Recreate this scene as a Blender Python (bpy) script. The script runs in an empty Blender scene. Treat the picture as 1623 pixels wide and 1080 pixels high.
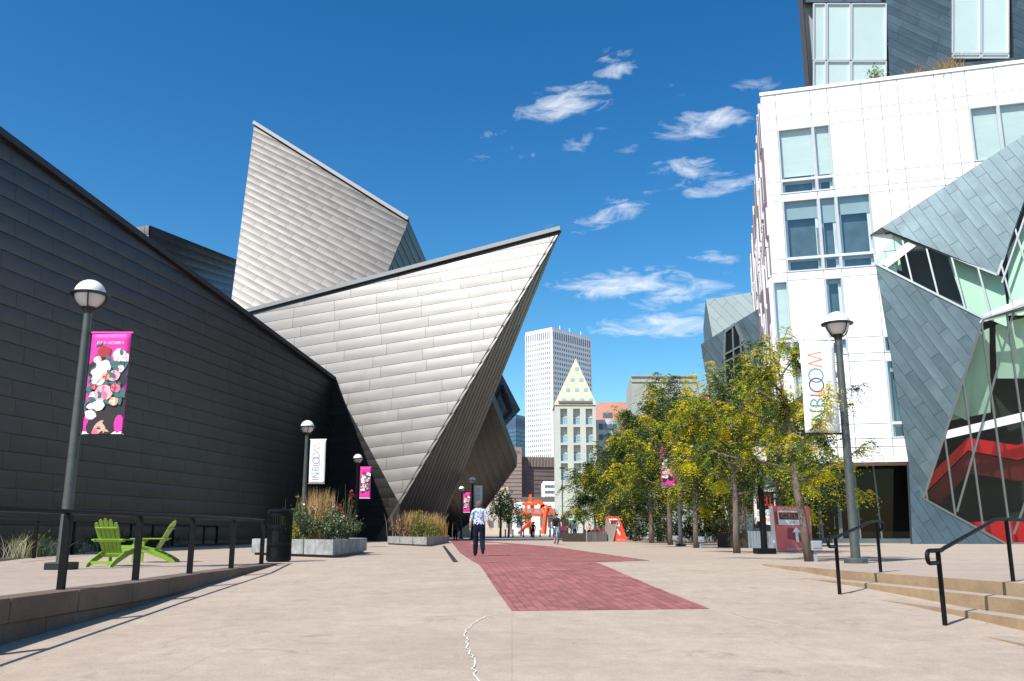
import bpy, bmesh, math, random
from mathutils import Vector, Matrix
from math import radians, sin, cos, pi, sqrt, atan2

# ------------------------------------------------------------------ camera, sky, sun, exposure
SC = bpy.context.scene
COL = SC.collection
CAM_H = 0.72                      # above the level terraces (z = 0); the ramp below the camera is at z = -0.9
FPX, CXP, CYP, HOR = 1400.0, 811.5, 540.0, 843.0
PITCH = math.atan((HOR - CYP) / FPX)
cam_d = bpy.data.cameras.new('camera'); cam = bpy.data.objects.new('camera', cam_d); COL.objects.link(cam)
cam.location = (0, 0, CAM_H); cam.rotation_euler = (pi/2 + PITCH, 0, 0)
cam_d.sensor_fit = 'HORIZONTAL'; cam_d.sensor_width = 36.0; cam_d.lens = 36.0 * FPX / 1623.0
cam_d.clip_start = 0.1; cam_d.clip_end = 6000
SC.camera = cam

SUN_AZ, SUN_EL = 222.0, 50.0      # azimuth clockwise from +Y
SDIR = Vector((sin(radians(SUN_AZ))*cos(radians(SUN_EL)), cos(radians(SUN_AZ))*cos(radians(SUN_EL)), sin(radians(SUN_EL))))
sd = bpy.data.lights.new('sun', 'SUN'); sd.energy = 5.0; sd.angle = radians(0.5); sd.color = (1.0, 0.955, 0.89)
sun = bpy.data.objects.new('sun', sd); COL.objects.link(sun); sun.location = (-40, -40, 60)
sun.rotation_euler = (-SDIR).to_track_quat('-Z', 'Y').to_euler()

W_FWD = Vector((0, cos(PITCH), sin(PITCH))); W_UP = Vector((0, -sin(PITCH), cos(PITCH))); W_RT = Vector((1, 0, 0))
CAMP = Vector((0, 0, CAM_H))
def ray(x, y): return W_FWD + W_RT*((x-CXP)/FPX) - W_UP*((y-CYP)/FPX)
def G(x, y, z=0.0):
    d = ray(x, y); return CAMP + d*((z-CAM_H)/d.z)
def R(x, y, Y):
    d = ray(x, y); return CAMP + d*(Y/d.y)
RS, RY0 = 0.043, 21.0
def ramp_z(Y): return min(0.0, -RS*(RY0-Y))
def RP(x, y, dz=0.0):
    d = ray(x, y); t = (-RS*RY0 + dz - CAM_H)/(d.z - RS*d.y)
    p = CAMP + d*t
    return p if p.y < RY0 else G(x, y, dz)
def proj(p):
    v = Vector(p) - CAMP; w = v.dot(W_FWD)
    return (CXP + FPX*v.dot(W_RT)/w, CYP - FPX*v.dot(W_UP)/w)

wd = bpy.data.worlds.new('World'); SC.world = wd; wd.use_nodes = True
def build_world():
    nt = wd.node_tree; nt.nodes.clear(); N = nt.nodes.new; L = nt.links.new
    out = N('ShaderNodeOutputWorld'); bg = N('ShaderNodeBackground'); bg.inputs['Strength'].default_value = 0.12
    sky = N('ShaderNodeTexSky'); sky.sky_type = 'NISHITA'; sky.sun_disc = False
    sky.sun_elevation = radians(SUN_EL); sky.sun_rotation = radians(SUN_AZ)
    sky.altitude = 0; sky.air_density = 1.0; sky.dust_density = 0.7; sky.ozone_density = 2.6
    tc = N('ShaderNodeTexCoord')
    def M(op, a, b=None, c=None, clamp=False):
        n = N('ShaderNodeMath'); n.operation = op; n.use_clamp = clamp
        for i, v in enumerate((a, b, c)):
            if v is None: continue
            if isinstance(v, (int, float)): n.inputs[i].default_value = v
            else: L(v, n.inputs[i])
        return n.outputs[0]
    def dot(vec):
        n = N('ShaderNodeVectorMath'); n.operation = 'DOT_PRODUCT'; L(tc.outputs['Generated'], n.inputs[0]); n.inputs[1].default_value = vec
        return n.outputs['Value']
    # wispy structure, stretched sideways
    mp = N('ShaderNodeMapping'); mp.inputs['Scale'].default_value = (24, 24, 66); L(tc.outputs['Generated'], mp.inputs['Vector'])
    n1 = N('ShaderNodeTexNoise'); n1.inputs['Scale'].default_value = 1.0; n1.inputs['Detail'].default_value = 9; n1.inputs['Roughness'].default_value = 0.62
    n1.inputs['Distortion'].default_value = 0.7
    L(mp.outputs[0], n1.inputs['Vector'])
    # soft cloud puffs: (pixel x, y, half width, half height, slant, strength); the sky beyond the frame goes on the same way
    puffs = [(990,449,115,22,-.06,.85),(1085,462,80,20,-.25,.7),(1060,517,120,18,-.04,.85),(1140,488,75,24,-.1,.6),(1135,408,45,11,.05,.7),
             (890,165,75,26,-.22,.75),(915,140,34,10,-.3,.6),(970,88,32,14,-.35,.6),(975,112,42,13,-.2,.65),(1115,197,78,22,-.2,.95),
             (1085,150,30,15,.2,.45),(1195,133,34,15,-.2,.5),(775,217,42,12,-.45,.45),(780,246,34,9,-.3,.4),(930,225,50,16,-.4,.42),
             (1105,268,75,18,.08,.7),(1150,294,70,13,-.2,.65),(960,340,110,22,-.35,.5),(990,243,26,9,-.5,.4),(1085,288,26,10,0,.45),(850,245,30,8,-.2,.35)]
    rnd = random.Random(4)
    for i in range(14):
        px = rnd.choice([rnd.uniform(-1400, -150), rnd.uniform(1750, 3200)]); py = rnd.uniform(-400, 560)
        puffs.append((px, py, rnd.uniform(50,150), rnd.uniform(14,34), rnd.uniform(-.3,.1), rnd.uniform(.45,.95)))
    acc = None
    for (px, py, hw, hh, sl, st) in puffs:
        st = min(1.0, st*1.0+.13)
        c = ray(px, py).normalized(); a = (W_RT*1.0 - W_UP*sl); a = (a - c*a.dot(c)).normalized(); b = c.cross(a).normalized()
        ln = ray(px, py).length; k = FPX*ln if False else FPX/ (1.0/1.0)
        sa, sb = hw/(FPX*ln)*1.12, hh/(FPX*ln)*1.15
        da = M('MULTIPLY', dot(a), 1/sa); db = M('MULTIPLY', dot(b), 1/sb)
        r2 = M('ADD', M('MULTIPLY', da, da), M('MULTIPLY', db, db))
        front = M('GREATER_THAN', dot(c), 0.2)
        g = M('MULTIPLY', M('MULTIPLY', M('SUBTRACT', 1.0, M('MULTIPLY', r2, .55), clamp=True), front), st)
        acc = g if acc is None else M('MAXIMUM', acc, g)
    dens = M('MULTIPLY', M('ADD', M('MULTIPLY', M('SUBTRACT', n1.outputs['Fac'], 0.5), 2.9), M('SUBTRACT', M('MULTIPLY', acc, 1.3), 0.66)), .95, clamp=True)
    dens = M('MULTIPLY', dens, M('MULTIPLY', acc, 1.5, clamp=True), clamp=True)
    mix = N('ShaderNodeMixRGB'); L(M('MULTIPLY', dens, 0.85), mix.inputs['Fac'])
    hs = N('ShaderNodeHueSaturation'); hs.inputs['Saturation'].default_value = 1.36; L(sky.outputs[0], hs.inputs['Color'])
    gm = N('ShaderNodeGamma'); gm.inputs['Gamma'].default_value = 1.22; L(hs.outputs[0], gm.inputs['Color'])
    ml = N('ShaderNodeMixRGB'); ml.blend_type = 'MULTIPLY'; ml.inputs['Fac'].default_value = 1; L(gm.outputs[0], ml.inputs['Color1']); ml.inputs['Color2'].default_value = (.84, .86, .73, 1)
    L(ml.outputs[0], mix.inputs['Color1']); mix.inputs['Color2'].default_value = (6.6, 6.9, 7.3, 1)
    L(mix.outputs[0], bg.inputs['Color']); L(bg.outputs[0], out.inputs['Surface'])
build_world()
SC.view_settings.view_transform = 'Standard'; SC.view_settings.look = 'None'
SC.view_settings.exposure = 0.42; SC.view_settings.gamma = 1.0; SC.view_settings.use_curve_mapping = False

# ------------------------------------------------------------------ helpers
MATS = {}
def mat(name, col, rough=0.6, metal=0.0, var=0.0, scale=4.0, rnd=0.0, bump=0.0, bscale=40.0, spec=0.5, coat=0.0, detail=5, stretch=None, trans=None, col2=None):
    if name in MATS: return MATS[name]
    m = bpy.data.materials.new(name); m.use_nodes = True; nt = m.node_tree; b = nt.nodes['Principled BSDF']
    N = nt.nodes.new; L = nt.links.new
    b.inputs['Roughness'].default_value = rough; b.inputs['Metallic'].default_value = metal
    b.inputs['Specular IOR Level'].default_value = spec; b.inputs['Coat Weight'].default_value = coat
    b.inputs['Base Color'].default_value = (*col, 1)
    tc = N('ShaderNodeTexCoord'); vec = tc.outputs['Object']
    if stretch:
        mp = N('ShaderNodeMapping'); mp.inputs['Scale'].default_value = stretch; L(vec, mp.inputs['Vector']); vec = mp.outputs[0]
    if var > 0 or rnd > 0 or col2:
        hsv = N('ShaderNodeHueSaturation'); hsv.inputs['Color'].default_value = (*col, 1)
        n = N('ShaderNodeTexNoise'); n.inputs['Scale'].default_value = scale; n.inputs['Detail'].default_value = detail; n.inputs['Roughness'].default_value = .6; L(vec, n.inputs['Vector'])
        mr = N('ShaderNodeMapRange'); mr.inputs['From Min'].default_value = .3; mr.inputs['From Max'].default_value = .7
        mr.inputs['To Min'].default_value = 1-var; mr.inputs['To Max'].default_value = 1+var; L(n.outputs['Fac'], mr.inputs['Value'])
        v = mr.outputs[0]
        if rnd > 0:
            oi = N('ShaderNodeObjectInfo'); m2 = N('ShaderNodeMapRange'); m2.inputs['To Min'].default_value = 1-rnd; m2.inputs['To Max'].default_value = 1+rnd
            L(oi.outputs['Random'], m2.inputs['Value']); mm = N('ShaderNodeMath'); mm.operation = 'MULTIPLY'; L(v, mm.inputs[0]); L(m2.outputs[0], mm.inputs[1]); v = mm.outputs[0]
        if col2:
            mx = N('ShaderNodeMixRGB'); mx.inputs['Color1'].default_value = (*col, 1); mx.inputs['Color2'].default_value = (*col2, 1)
            n3 = N('ShaderNodeTexNoise'); n3.inputs['Scale'].default_value = scale*2.7; n3.inputs['Detail'].default_value = 4; L(vec, n3.inputs['Vector'])
            r3 = N('ShaderNodeMapRange'); r3.inputs['From Min'].default_value = .42; r3.inputs['From Max'].default_value = .62; L(n3.outputs['Fac'], r3.inputs['Value'])
            L(r3.outputs[0], mx.inputs['Fac']); L(mx.outputs[0], hsv.inputs['Color'])
        L(v, hsv.inputs['Value']); L(hsv.outputs[0], b.inputs['Base Color'])
    if bump > 0:
        n2 = N('ShaderNodeTexNoise'); n2.inputs['Scale'].default_value = bscale; n2.inputs['Detail'].default_value = 4; L(vec, n2.inputs['Vector'])
        bp = N('ShaderNodeBump'); bp.inputs['Strength'].default_value = bump; bp.inputs['Distance'].default_value = .02; L(n2.outputs['Fac'], bp.inputs['Height']); L(bp.outputs[0], b.inputs['Normal'])
    if trans:
        tr = N('ShaderNodeBsdfTranslucent'); tr.inputs['Color'].default_value = (*trans, 1); ms = N('ShaderNodeMixShader'); ms.inputs[0].default_value = .4
        out = nt.nodes['Material Output']; L(b.outputs[0], ms.inputs[1]); L(tr.outputs[0], ms.inputs[2]); L(ms.outputs[0], out.inputs['Surface'])
    MATS[name] = m
    return m
def glass_mat(name, tint, refl=0.12, rough=0.02):
    if name in MATS: return MATS[name]
    m = bpy.data.materials.new(name); m.use_nodes = True; nt = m.node_tree; nt.nodes.clear(); N = nt.nodes.new; L = nt.links.new
    o = N('ShaderNodeOutputMaterial'); t = N('ShaderNodeBsdfTransparent'); t.inputs[0].default_value = (*tint, 1)
    g = N('ShaderNodeBsdfGlossy'); g.inputs['Roughness'].default_value = rough; g.inputs['Color'].default_value = (.9,.95,.95,1)
    f = N('ShaderNodeLayerWeight'); f.inputs[0].default_value = .5; pw = N('ShaderNodeMath'); pw.operation = 'POWER'; pw.inputs[1].default_value = 4.0; L(f.outputs['Facing'], pw.inputs[0])
    a = N('ShaderNodeMath'); a.operation = 'ADD'; a.use_clamp = True; a.inputs[1].default_value = refl; L(pw.outputs[0], a.inputs[0])
    x = N('ShaderNodeMixShader'); L(a.outputs[0], x.inputs[0]); L(t.outputs[0], x.inputs[1]); L(g.outputs[0], x.inputs[2]); L(x.outputs[0], o.inputs['Surface'])
    MATS[name] = m
    return m

def link(o, parent=None, world=False):
    COL.objects.link(o)
    if parent:
        o.parent = parent
        if world: o.matrix_parent_inverse = Matrix.Translation(-parent.location)
    return o
def tag(o, label=None, cat=None, group=None, kind=None):
    for k, v in (('label', label), ('category', cat), ('group', group), ('kind', kind)):
        if v: o[k] = v
    return o
def thing(name, loc, label, cat, group=None, rz=0.0):
    o = bpy.data.objects.new(name, None); COL.objects.link(o); o.location = loc; o.rotation_euler = (0, 0, rz); o.empty_display_size = .3
    return tag(o, label, cat, group)
def copy_tree(o, parent=None):
    c = o.copy(); COL.objects.link(c); c.parent = parent
    for ch in list(o.children): copy_tree(ch, c)
    return c

class MB:
    def __init__(s): s.v = []; s.f = []; s.m = []
    def add(s, vs, fs, mi=0):
        b = len(s.v); s.v += [tuple(v) for v in vs]; s.f += [tuple(b+i for i in f) for f in fs]; s.m += [mi]*len(fs); return s
    def poly(s, pts, mi=0): return s.add(pts, [tuple(range(len(pts)))], mi)
    def box(s, c, d, mi=0, M=None):
        x, y, z = d[0]/2, d[1]/2, d[2]/2; c = Vector(c)
        vs = [Vector(p) for p in ((-x,-y,-z),(x,-y,-z),(x,y,-z),(-x,y,-z),(-x,-y,z),(x,-y,z),(x,y,z),(-x,y,z))]
        if M: vs = [M @ v for v in vs]
        return s.add([v+c for v in vs], [(0,3,2,1),(4,5,6,7),(0,1,5,4),(1,2,6,5),(2,3,7,6),(3,0,4,7)], mi)
    def hexa(s, b4, t4, mi=0):
        return s.add(list(b4)+list(t4), [(0,3,2,1),(4,5,6,7),(0,1,5,4),(1,2,6,5),(2,3,7,6),(3,0,4,7)], mi)
    def prism(s, pts, ext, mi=0):
        n = len(pts); pts = [Vector(p) for p in pts]; e = Vector(ext)
        return s.add(pts+[p+e for p in pts], [tuple(reversed(range(n))), tuple(range(n, 2*n))]+[(i,(i+1)%n,n+(i+1)%n,n+i) for i in range(n)], mi)
    def bar(s, a, b, w, h=None, mi=0, up=None):
        a, b = Vector(a), Vector(b); d = (b-a); L = d.length
        if L < 1e-6: return s
        d.normalize(); h = h or w; up = Vector(up) if up else (Vector((0,0,1)) if abs(d.z) < .95 else Vector((0,1,0)))
        x = d.cross(up).normalized(); y = x.cross(d).normalized()
        q = [x*(-w/2)+y*(-h/2), x*(w/2)+y*(-h/2), x*(w/2)+y*(h/2), x*(-w/2)+y*(h/2)]
        return s.hexa([a+i for i in q], [b+i for i in q], mi)
    def tube(s, pts, rad, n=8, mi=0, caps=True):
        pts = [Vector(p) for p in pts]
        if not isinstance(rad, (list, tuple)): rad = [rad]*len(pts)
        t0 = (pts[1]-pts[0]).normalized(); x = t0.orthogonal().normalized(); vs = []
        for i, p in enumerate(pts):
            t = (pts[min(i+1,len(pts)-1)]-pts[max(i-1,0)]).normalized(); x = (x - t*x.dot(t)).normalized(); y = t.cross(x)
            vs += [p + (x*cos(2*pi*k/n)+y*sin(2*pi*k/n))*rad[i] for k in range(n)]
        fs = [(i*n+k, i*n+(k+1)%n, (i+1)*n+(k+1)%n, (i+1)*n+k) for i in range(len(pts)-1) for k in range(n)]
        if caps: fs += [tuple(reversed(range(n))), tuple(range((len(pts)-1)*n, len(pts)*n))]
        return s.add(vs, fs, mi)
    def lathe(s, prof, n=16, c=(0,0,0), mi=0):
        c = Vector(c); vs = []
        for r, z in prof: vs += [c+Vector((r*cos(2*pi*k/n), r*sin(2*pi*k/n), z)) for k in range(n)]
        fs = [(i*n+k, i*n+(k+1)%n, (i+1)*n+(k+1)%n, (i+1)*n+k) for i in range(len(prof)-1) for k in range(n)]
        return s.add(vs, fs, mi)
    def mesh(s, name, mats, smooth=False):
        me = bpy.data.meshes.new(name); me.from_pydata(s.v, [], s.f)
        for m in (mats if isinstance(mats, (list, tuple)) else [mats]): me.materials.append(m)
        if len(me.polygons) == len(s.m):
            me.polygons.foreach_set('material_index', s.m)
            if smooth is True: me.polygons.foreach_set('use_smooth', [True]*len(s.m))
        me.update(); return me
    def build(s, name, mats, parent=None, smooth=False, world=False, bevel=0, auto=None):
        o = bpy.data.objects.new(name, s.mesh(name, mats, smooth)); link(o, parent, world)
        if bevel:
            b = o.modifiers.new('bevel', 'BEVEL'); b.width = bevel; b.segments = 2; b.limit_method = 'ANGLE'
        if auto is not None and smooth:
            try: o.data.set_sharp_from_angle(angle=radians(auto))
            except Exception: pass
        return o

def plane3(a, b, c):
    a, b, c = Vector(a), Vector(b), Vector(c); n = (b-a).cross(c-a).normalized()
    if n.dot(CAMP-a) < 0: n = -n
    return a, n
def on(pl, x, y):
    d = ray(x, y); return CAMP + d*((pl[0]-CAMP).dot(pl[1])/d.dot(pl[1]))
def clip_rect(poly, x0, x1, y0, y1):
    def cl(ps, ax, val, keep_gt):
        out = []; n = len(ps)
        for i in range(n):
            p, q = ps[i], ps[(i+1)%n]; a, b = p[ax]-val, q[ax]-val
            if not keep_gt: a, b = -a, -b
            if a >= 0: out.append(p)
            if (a >= 0) != (b >= 0):
                t = a/(a-b); out.append((p[0]+(q[0]-p[0])*t, p[1]+(q[1]-p[1])*t))
        return out
    for ax, v, g in ((0,x0,True),(0,x1,False),(1,y0,True),(1,y1,False)):
        poly = cl(poly, ax, v, g)
        if len(poly) < 3: return []
    out = []
    for p in poly:
        if not out or (abs(p[0]-out[-1][0])+abs(p[1]-out[-1][1])) > 1e-4: out.append(p)
    if len(out) > 1 and abs(out[0][0]-out[-1][0])+abs(out[0][1]-out[-1][1]) < 1e-4: out.pop()
    return out
def area2(p): return .5*sum(p[i][0]*p[(i+1)%len(p)][1]-p[(i+1)%len(p)][0]*p[i][1] for i in range(len(p)))

def panelize(pts, rowdir, rh, pl, parent, material, back_mat, seed=1, gap=.02, th=.03, pillow=0.0, stag='random', nind=300, name='panel', partname='wall', back=.25, n_hint=None, slant=0.0):
    """cover the flat outline pts with rows of separate sheets on a backing wall; returns the backing part"""
    rnd = random.Random(seed); pts = [Vector(p) for p in pts]
    n = Vector((0,0,0))
    for i in range(len(pts)): n += pts[i].cross(pts[(i+1)%len(pts)])
    n.normalize(); hint = n_hint if n_hint is not None else (CAMP-pts[0])
    if n.dot(hint) < 0: n = -n
    u = Vector(rowdir); u = (u - n*u.dot(n)).normalized(); v = n.cross(u)
    o = pts[0]; q = [((p-o).dot(u), (p-o).dot(v)) for p in pts]
    if area2(q) < 0: q.reverse()
    w = MB().prism([o+u*a+v*b-n*.004 for a, b in q], n*(-back)).build(partname, back_mat, parent, world=True)
    ymin, ymax = min(p[1] for p in q), max(p[1] for p in q); xmin, xmax = min(p[0] for p in q), max(p[0] for p in q)
    # sheared coordinates give slanting end joints
    qs = [(a - slant*b, b) for a, b in q]; xs0, xs1 = min(p[0] for p in qs), max(p[0] for p in qs)
    pieces = []; r = 0; y = ymax
    while y > ymin:
        off = {'random': rnd.uniform(0, pl), 'half': (r % 2)*pl/2 + rnd.uniform(-.08,.08)*pl, 'third': (r % 3)*pl/3}[stag]
        x = xs0 - off
        while x < xs1:
            ll = pl*rnd.uniform(.9, 1.1) if stag == 'random' else pl
            c = clip_rect(qs, x+gap/2, x+ll-gap/2, y-rh+gap/2, y-gap/2)
            if len(c) >= 3:
                A = area2(c)
                if A > rh*pl*.004: pieces.append((A, A > .985*(ll-gap)*(rh-gap) and slant == 0, c, x, ll, y))
            x += ll
        y -= rh; r += 1
    def score(p):
        cx = sum(k[0] for k in p[2])/len(p[2]); cy = sum(k[1] for k in p[2])/len(p[2]); P = o+u*(cx+slant*cy)+v*cy
        x, yy = proj(P) if (P-CAMP).dot(W_FWD) > .5 else (9e9, 0)
        inview = -40 < x < 1663 and -40 < yy < 1120
        return (0 if inview else -1e6) + p[0]/((P-CAMP).length_squared)
    pieces.sort(key=score, reverse=True)
    variants = []
    if pillow > 0:
        for k in range(6):
            mb = MB(); nx, ny = 5, 4; hv = []
            for j in range(ny+1):
                for i in range(nx+1):
                    a, b = i/nx, j/ny
                    z = th*(1-b)*.8 + pillow*(sin(pi*b)**.7)*(.35+.65*sin(pi*a)**.6)*rnd.uniform(.75,1.25) + .15*th
                    hv.append((a-.5, b-.5, z))
            fs = [(j*(nx+1)+i, j*(nx+1)+i+1, (j+1)*(nx+1)+i+1, (j+1)*(nx+1)+i) for j in range(ny) for i in range(nx)]
            mb.add(hv, fs); mb.add([(-.5,-.5,th*.95), (.5,-.5,th*.95), (.5,-.5,0), (-.5,-.5,0)], [(0,3,2,1)])
            me = mb.mesh(name, material, False)
            sm = [True]*len(fs)+[False]; me.polygons.foreach_set('use_smooth', sm); variants.append(me)
    else:
        variants = [MB().box((0,0,th/2), (1,1,th)).mesh(name, material)]
    B = Matrix((u, v, n)).transposed().to_4x4(); rest = MB()
    for idx, (A, full, c, x, ll, y) in enumerate(pieces):
        if full:
            me = rnd.choice(variants)
            Mx = Matrix.Translation(o+u*(x+ll/2)+v*(y-rh/2)) @ B @ Matrix.Diagonal((ll-gap, rh-gap, 1, 1))
            if idx < nind:
                ob = bpy.data.objects.new(name, me); link(ob, w); ob.matrix_basis = Mx
            else:
                rest.add([Mx @ vv.co for vv in me.vertices], [tuple(p.vertices) for p in me.polygons])
        else:
            P = [o+u*(a+slant*b)+v*b for a, b in c]; k = len(P)
            if pillow:                         # cut sheet: the same bulge, clipped cell by cell
                key = {}; vs = []; fs = []; amp = rnd.uniform(.8,1.15)
                def vid(a, b):
                    kk = (round(a, 3), round(b, 3))
                    if kk not in key:
                        aa = min(max((a-x)/ll, 0), 1); bb = min(max((b-(y-rh))/rh, 0), 1)
                        z = th*(1-bb)*.8 + pillow*amp*(sin(pi*bb)**.7 if 0 < bb < 1 else 0)*(.35+.65*(sin(pi*aa)**.6 if 0 < aa < 1 else 0)) + .15*th
                        key[kk] = len(vs); vs.append(o+u*a+v*b+n*z)
                    return key[kk]
                for i in range(4):
                    for j in range(4):
                        cc_ = clip_rect(c, x+ll*i/4, x+ll*(i+1)/4, y-rh+rh*j/4, y-rh+rh*(j+1)/4)
                        if len(cc_) >= 3:
                            ids = []
                            for a, b in cc_:
                                q_ = vid(a, b)
                                if q_ not in ids: ids.append(q_)
                            if len(ids) >= 3: fs.append(tuple(ids))
                if not fs: continue
            else:
                vs = [p for p in P]+[p+n*th for p in P]; fs = [(i,(i+1)%k,k+(i+1)%k,k+i) for i in range(k)]+[tuple(range(k,2*k))]
            if idx < nind: MB().add(vs, fs).build(name, material, w, smooth=pillow > 0)
            else: rest.add(vs, fs)
    if rest.f:
        ro = rest.build(name+'_field', material, w); tag(ro, kind='stuff')
        if pillow: ro.data.polygons.foreach_set('use_smooth', [abs(p.normal.dot(n)) > .5 for p in ro.data.polygons])
    return w

def text_poly(body, size, align='CENTER', extrude=0.0):
    cu = bpy.data.curves.new('txt', 'FONT'); cu.body = body; cu.size = size; cu.align_x = align; cu.align_y = 'CENTER'; cu.extrude = extrude; cu.resolution_u = 2
    ob = bpy.data.objects.new('txt', cu); COL.objects.link(ob)
    dg = bpy.context.evaluated_depsgraph_get(); dg.update(); me = bpy.data.meshes.new_from_object(ob.evaluated_get(dg))
    vs = [v.co.copy() for v in me.vertices]; fs = [tuple(p.vertices) for p in me.polygons]
    bpy.data.objects.remove(ob); bpy.data.curves.remove(cu); bpy.data.meshes.remove(me)
    return vs, fs
def put_text(mb, body, size, org, ux, uy, mi=0, width=None):
    vs, fs = text_poly(body, size)
    if not vs: return
    k = 1.0
    if width:
        w = max(v.x for v in vs)-min(v.x for v in vs); k = width/w
    ux, uy, org = Vector(ux), Vector(uy), Vector(org)
    mb.add([org+ux*(v.x*k)+uy*v.y for v in vs], fs, mi)
# ------------------------------------------------------------------ ground, ramp, terraces, steps
def concrete_mat(name, c1, c2, spots=True, joints=None, jvar=.85):
    m = bpy.data.materials.new(name); m.use_nodes = True; nt = m.node_tree; b = nt.nodes['Principled BSDF']; N = nt.nodes.new; L = nt.links.new
    tc = N('ShaderNodeTexCoord'); b.inputs['Roughness'].default_value = .85; b.inputs['Specular IOR Level'].default_value = .25
    n1 = N('ShaderNodeTexNoise'); n1.inputs['Scale'].default_value = .35; n1.inputs['Detail'].default_value = 8; n1.inputs['Roughness'].default_value = .65
    mp = N('ShaderNodeMapping'); mp.inputs['Scale'].default_value = (1, 1.6, 1); L(tc.outputs['Object'], mp.inputs['Vector']); L(mp.outputs[0], n1.inputs['Vector'])
    n2 = N('ShaderNodeTexNoise'); n2.inputs['Scale'].default_value = 60; n2.inputs['Detail'].default_value = 3; L(tc.outputs['Object'], n2.inputs['Vector'])
    n4 = N('ShaderNodeTexNoise'); n4.inputs['Scale'].default_value = 3.2; n4.inputs['Detail'].default_value = 9; n4.inputs['Roughness'].default_value = .75; L(tc.outputs['Object'], n4.inputs['Vector'])
    mx = N('ShaderNodeMixRGB'); mx.inputs['Color1'].default_value = (*c1, 1); mx.inputs['Color2'].default_value = (*c2, 1)
    r = N('ShaderNodeMapRange'); r.inputs['From Min'].default_value = .3; r.inputs['From Max'].default_value = .7; L(n1.outputs['Fac'], r.inputs['Value']); L(r.outputs[0], mx.inputs['Fac'])
    def mul(colsock, valsock, lo, hi, f0=.35, f1=.65):
        rr = N('ShaderNodeMapRange'); rr.inputs['From Min'].default_value = f0; rr.inputs['From Max'].default_value = f1; rr.inputs['To Min'].default_value = lo; rr.inputs['To Max'].default_value = hi; L(valsock, rr.inputs['Value'])
        q = N('ShaderNodeMixRGB'); q.blend_type = 'MULTIPLY'; q.inputs['Fac'].default_value = 1; L(colsock, q.inputs['Color1']); L(rr.outputs[0], q.inputs['Color2']); return q.outputs[0]
    c = mul(mx.outputs[0], n2.outputs['Fac'], .88, 1.1); c = mul(c, n4.outputs['Fac'], .87, 1.08)
    if spots:
        v = N('ShaderNodeTexVoronoi'); v.inputs['Scale'].default_value = 1.3; L(tc.outputs['Object'], v.inputs['Vector'])
        c = mul(c, v.outputs['Distance'], .35, 1.0, .022, .034)
        v2 = N('ShaderNodeTexVoronoi'); v2.inputs['Scale'].default_value = 3.1; L(tc.outputs['Object'], v2.inputs['Vector'])
        c = mul(c, v2.outputs['Distance'], .6, 1.0, .02, .04)
        n5 = N('ShaderNodeTexNoise'); n5.inputs['Scale'].default_value = .9; n5.inputs['Detail'].default_value = 10; n5.inputs['Roughness'].default_value = .8; n5.inputs['Distortion'].default_value = 1.5; L(tc.outputs['Object'], n5.inputs['Vector'])
        c = mul(c, n5.outputs['Fac'], .72, 1.0, .34, .43)
    if joints:
        bt = N('ShaderNodeTexBrick'); bt.offset = 0; bt.inputs['Scale'].default_value = 1; bt.inputs['Brick Width'].default_value = joints; bt.inputs['Row Height'].default_value = joints; bt.inputs['Mortar Size'].default_value = .008; bt.inputs['Mortar Smooth'].default_value = .3
        L(tc.outputs['Object'], bt.inputs['Vector']); c = mul(c, bt.outputs['Fac'], 1.0, jvar, 0, 1)
    L(c, b.inputs['Base Color'])
    bp = N('ShaderNodeBump'); bp.inputs['Strength'].default_value = .35; bp.inputs['Distance'].default_value = .01; L(n2.outputs['Fac'], bp.inputs['Height']); L(bp.outputs[0], b.inputs['Normal'])
    MATS[name] = m; return m
M_CONC = concrete_mat('plaza concrete', (.36,.288,.228), (.43,.347,.277), joints=3.05, jvar=.87)
M_CONC2 = concrete_mat('terrace concrete', (.345,.275,.225), (.40,.325,.27), joints=2.4)
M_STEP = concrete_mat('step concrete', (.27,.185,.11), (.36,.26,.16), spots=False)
M_KERB = concrete_mat('shaded kerb concrete', (.12,.085,.066), (.18,.13,.10), spots=False)  # base colour darkened to carry the shade on the kerb face
M_GREYC = concrete_mat('grey concrete', (.36,.37,.37), (.5,.51,.51), spots=False)
M_SOIL = mat('soil', (.035,.028,.02), .95, var=.3, scale=8)
M_BLACK = mat('black paint', (.006,.006,.007), .5, var=.15, scale=12, spec=.15)

g = MB(); xs = [-900, -60, -20, -8, 0, 8, 20, 60, 900]; ys = [-40, -10, 3, 12, 21, 40, 90, 300, 2500]
vs = [(x, y, ramp_z(y)-.004) for y in ys for x in xs]; nx = len(xs)
g.add(vs, [(j*nx+i, j*nx+i+1, (j+1)*nx+i+1, (j+1)*nx+i) for j in range(len(ys)-1) for i in range(nx-1)])
tag(g.build('plaza', M_CONC), 'broad tan concrete plaza sloping up from the steps', kind='structure')

# left terrace: level slab behind a kerb of stone blocks
kpx = [(0,952),(88,940.5),(197,927.6),(303,912),(391,900.5),(430,895.5),(460,891)]
kp = [G(x, y) for x, y in kpx]; d0 = (kp[0]-kp[1]).normalized(); kp = [kp[0]+d0*14, kp[0]+d0*7, kp[0]+d0*3] + kp
kp = [Vector((p.x, min(p.y, 21.0), 0)) for p in kp]
KB = .36
def offs(pl, d):
    out = []
    for i, p in enumerate(pl):
        t = (pl[min(i+1,len(pl)-1)]-pl[max(i-1,0)]).normalized(); out.append(p + Vector((-t.y, t.x, 0))*d)
    return out
kin = offs(kp, KB)
tp = [p.copy() for p in kin] + [Vector((-60, 21.2, 0)), Vector((-60, -12, 0))]
g = MB(); g.prism([p - Vector((0,0,1.6)) for p in tp], (0,0,1.6)); terr = g.build('left_terrace', M_CONC2); tag(terr, 'raised level terrace beside the museum wall', kind='structure')
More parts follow.
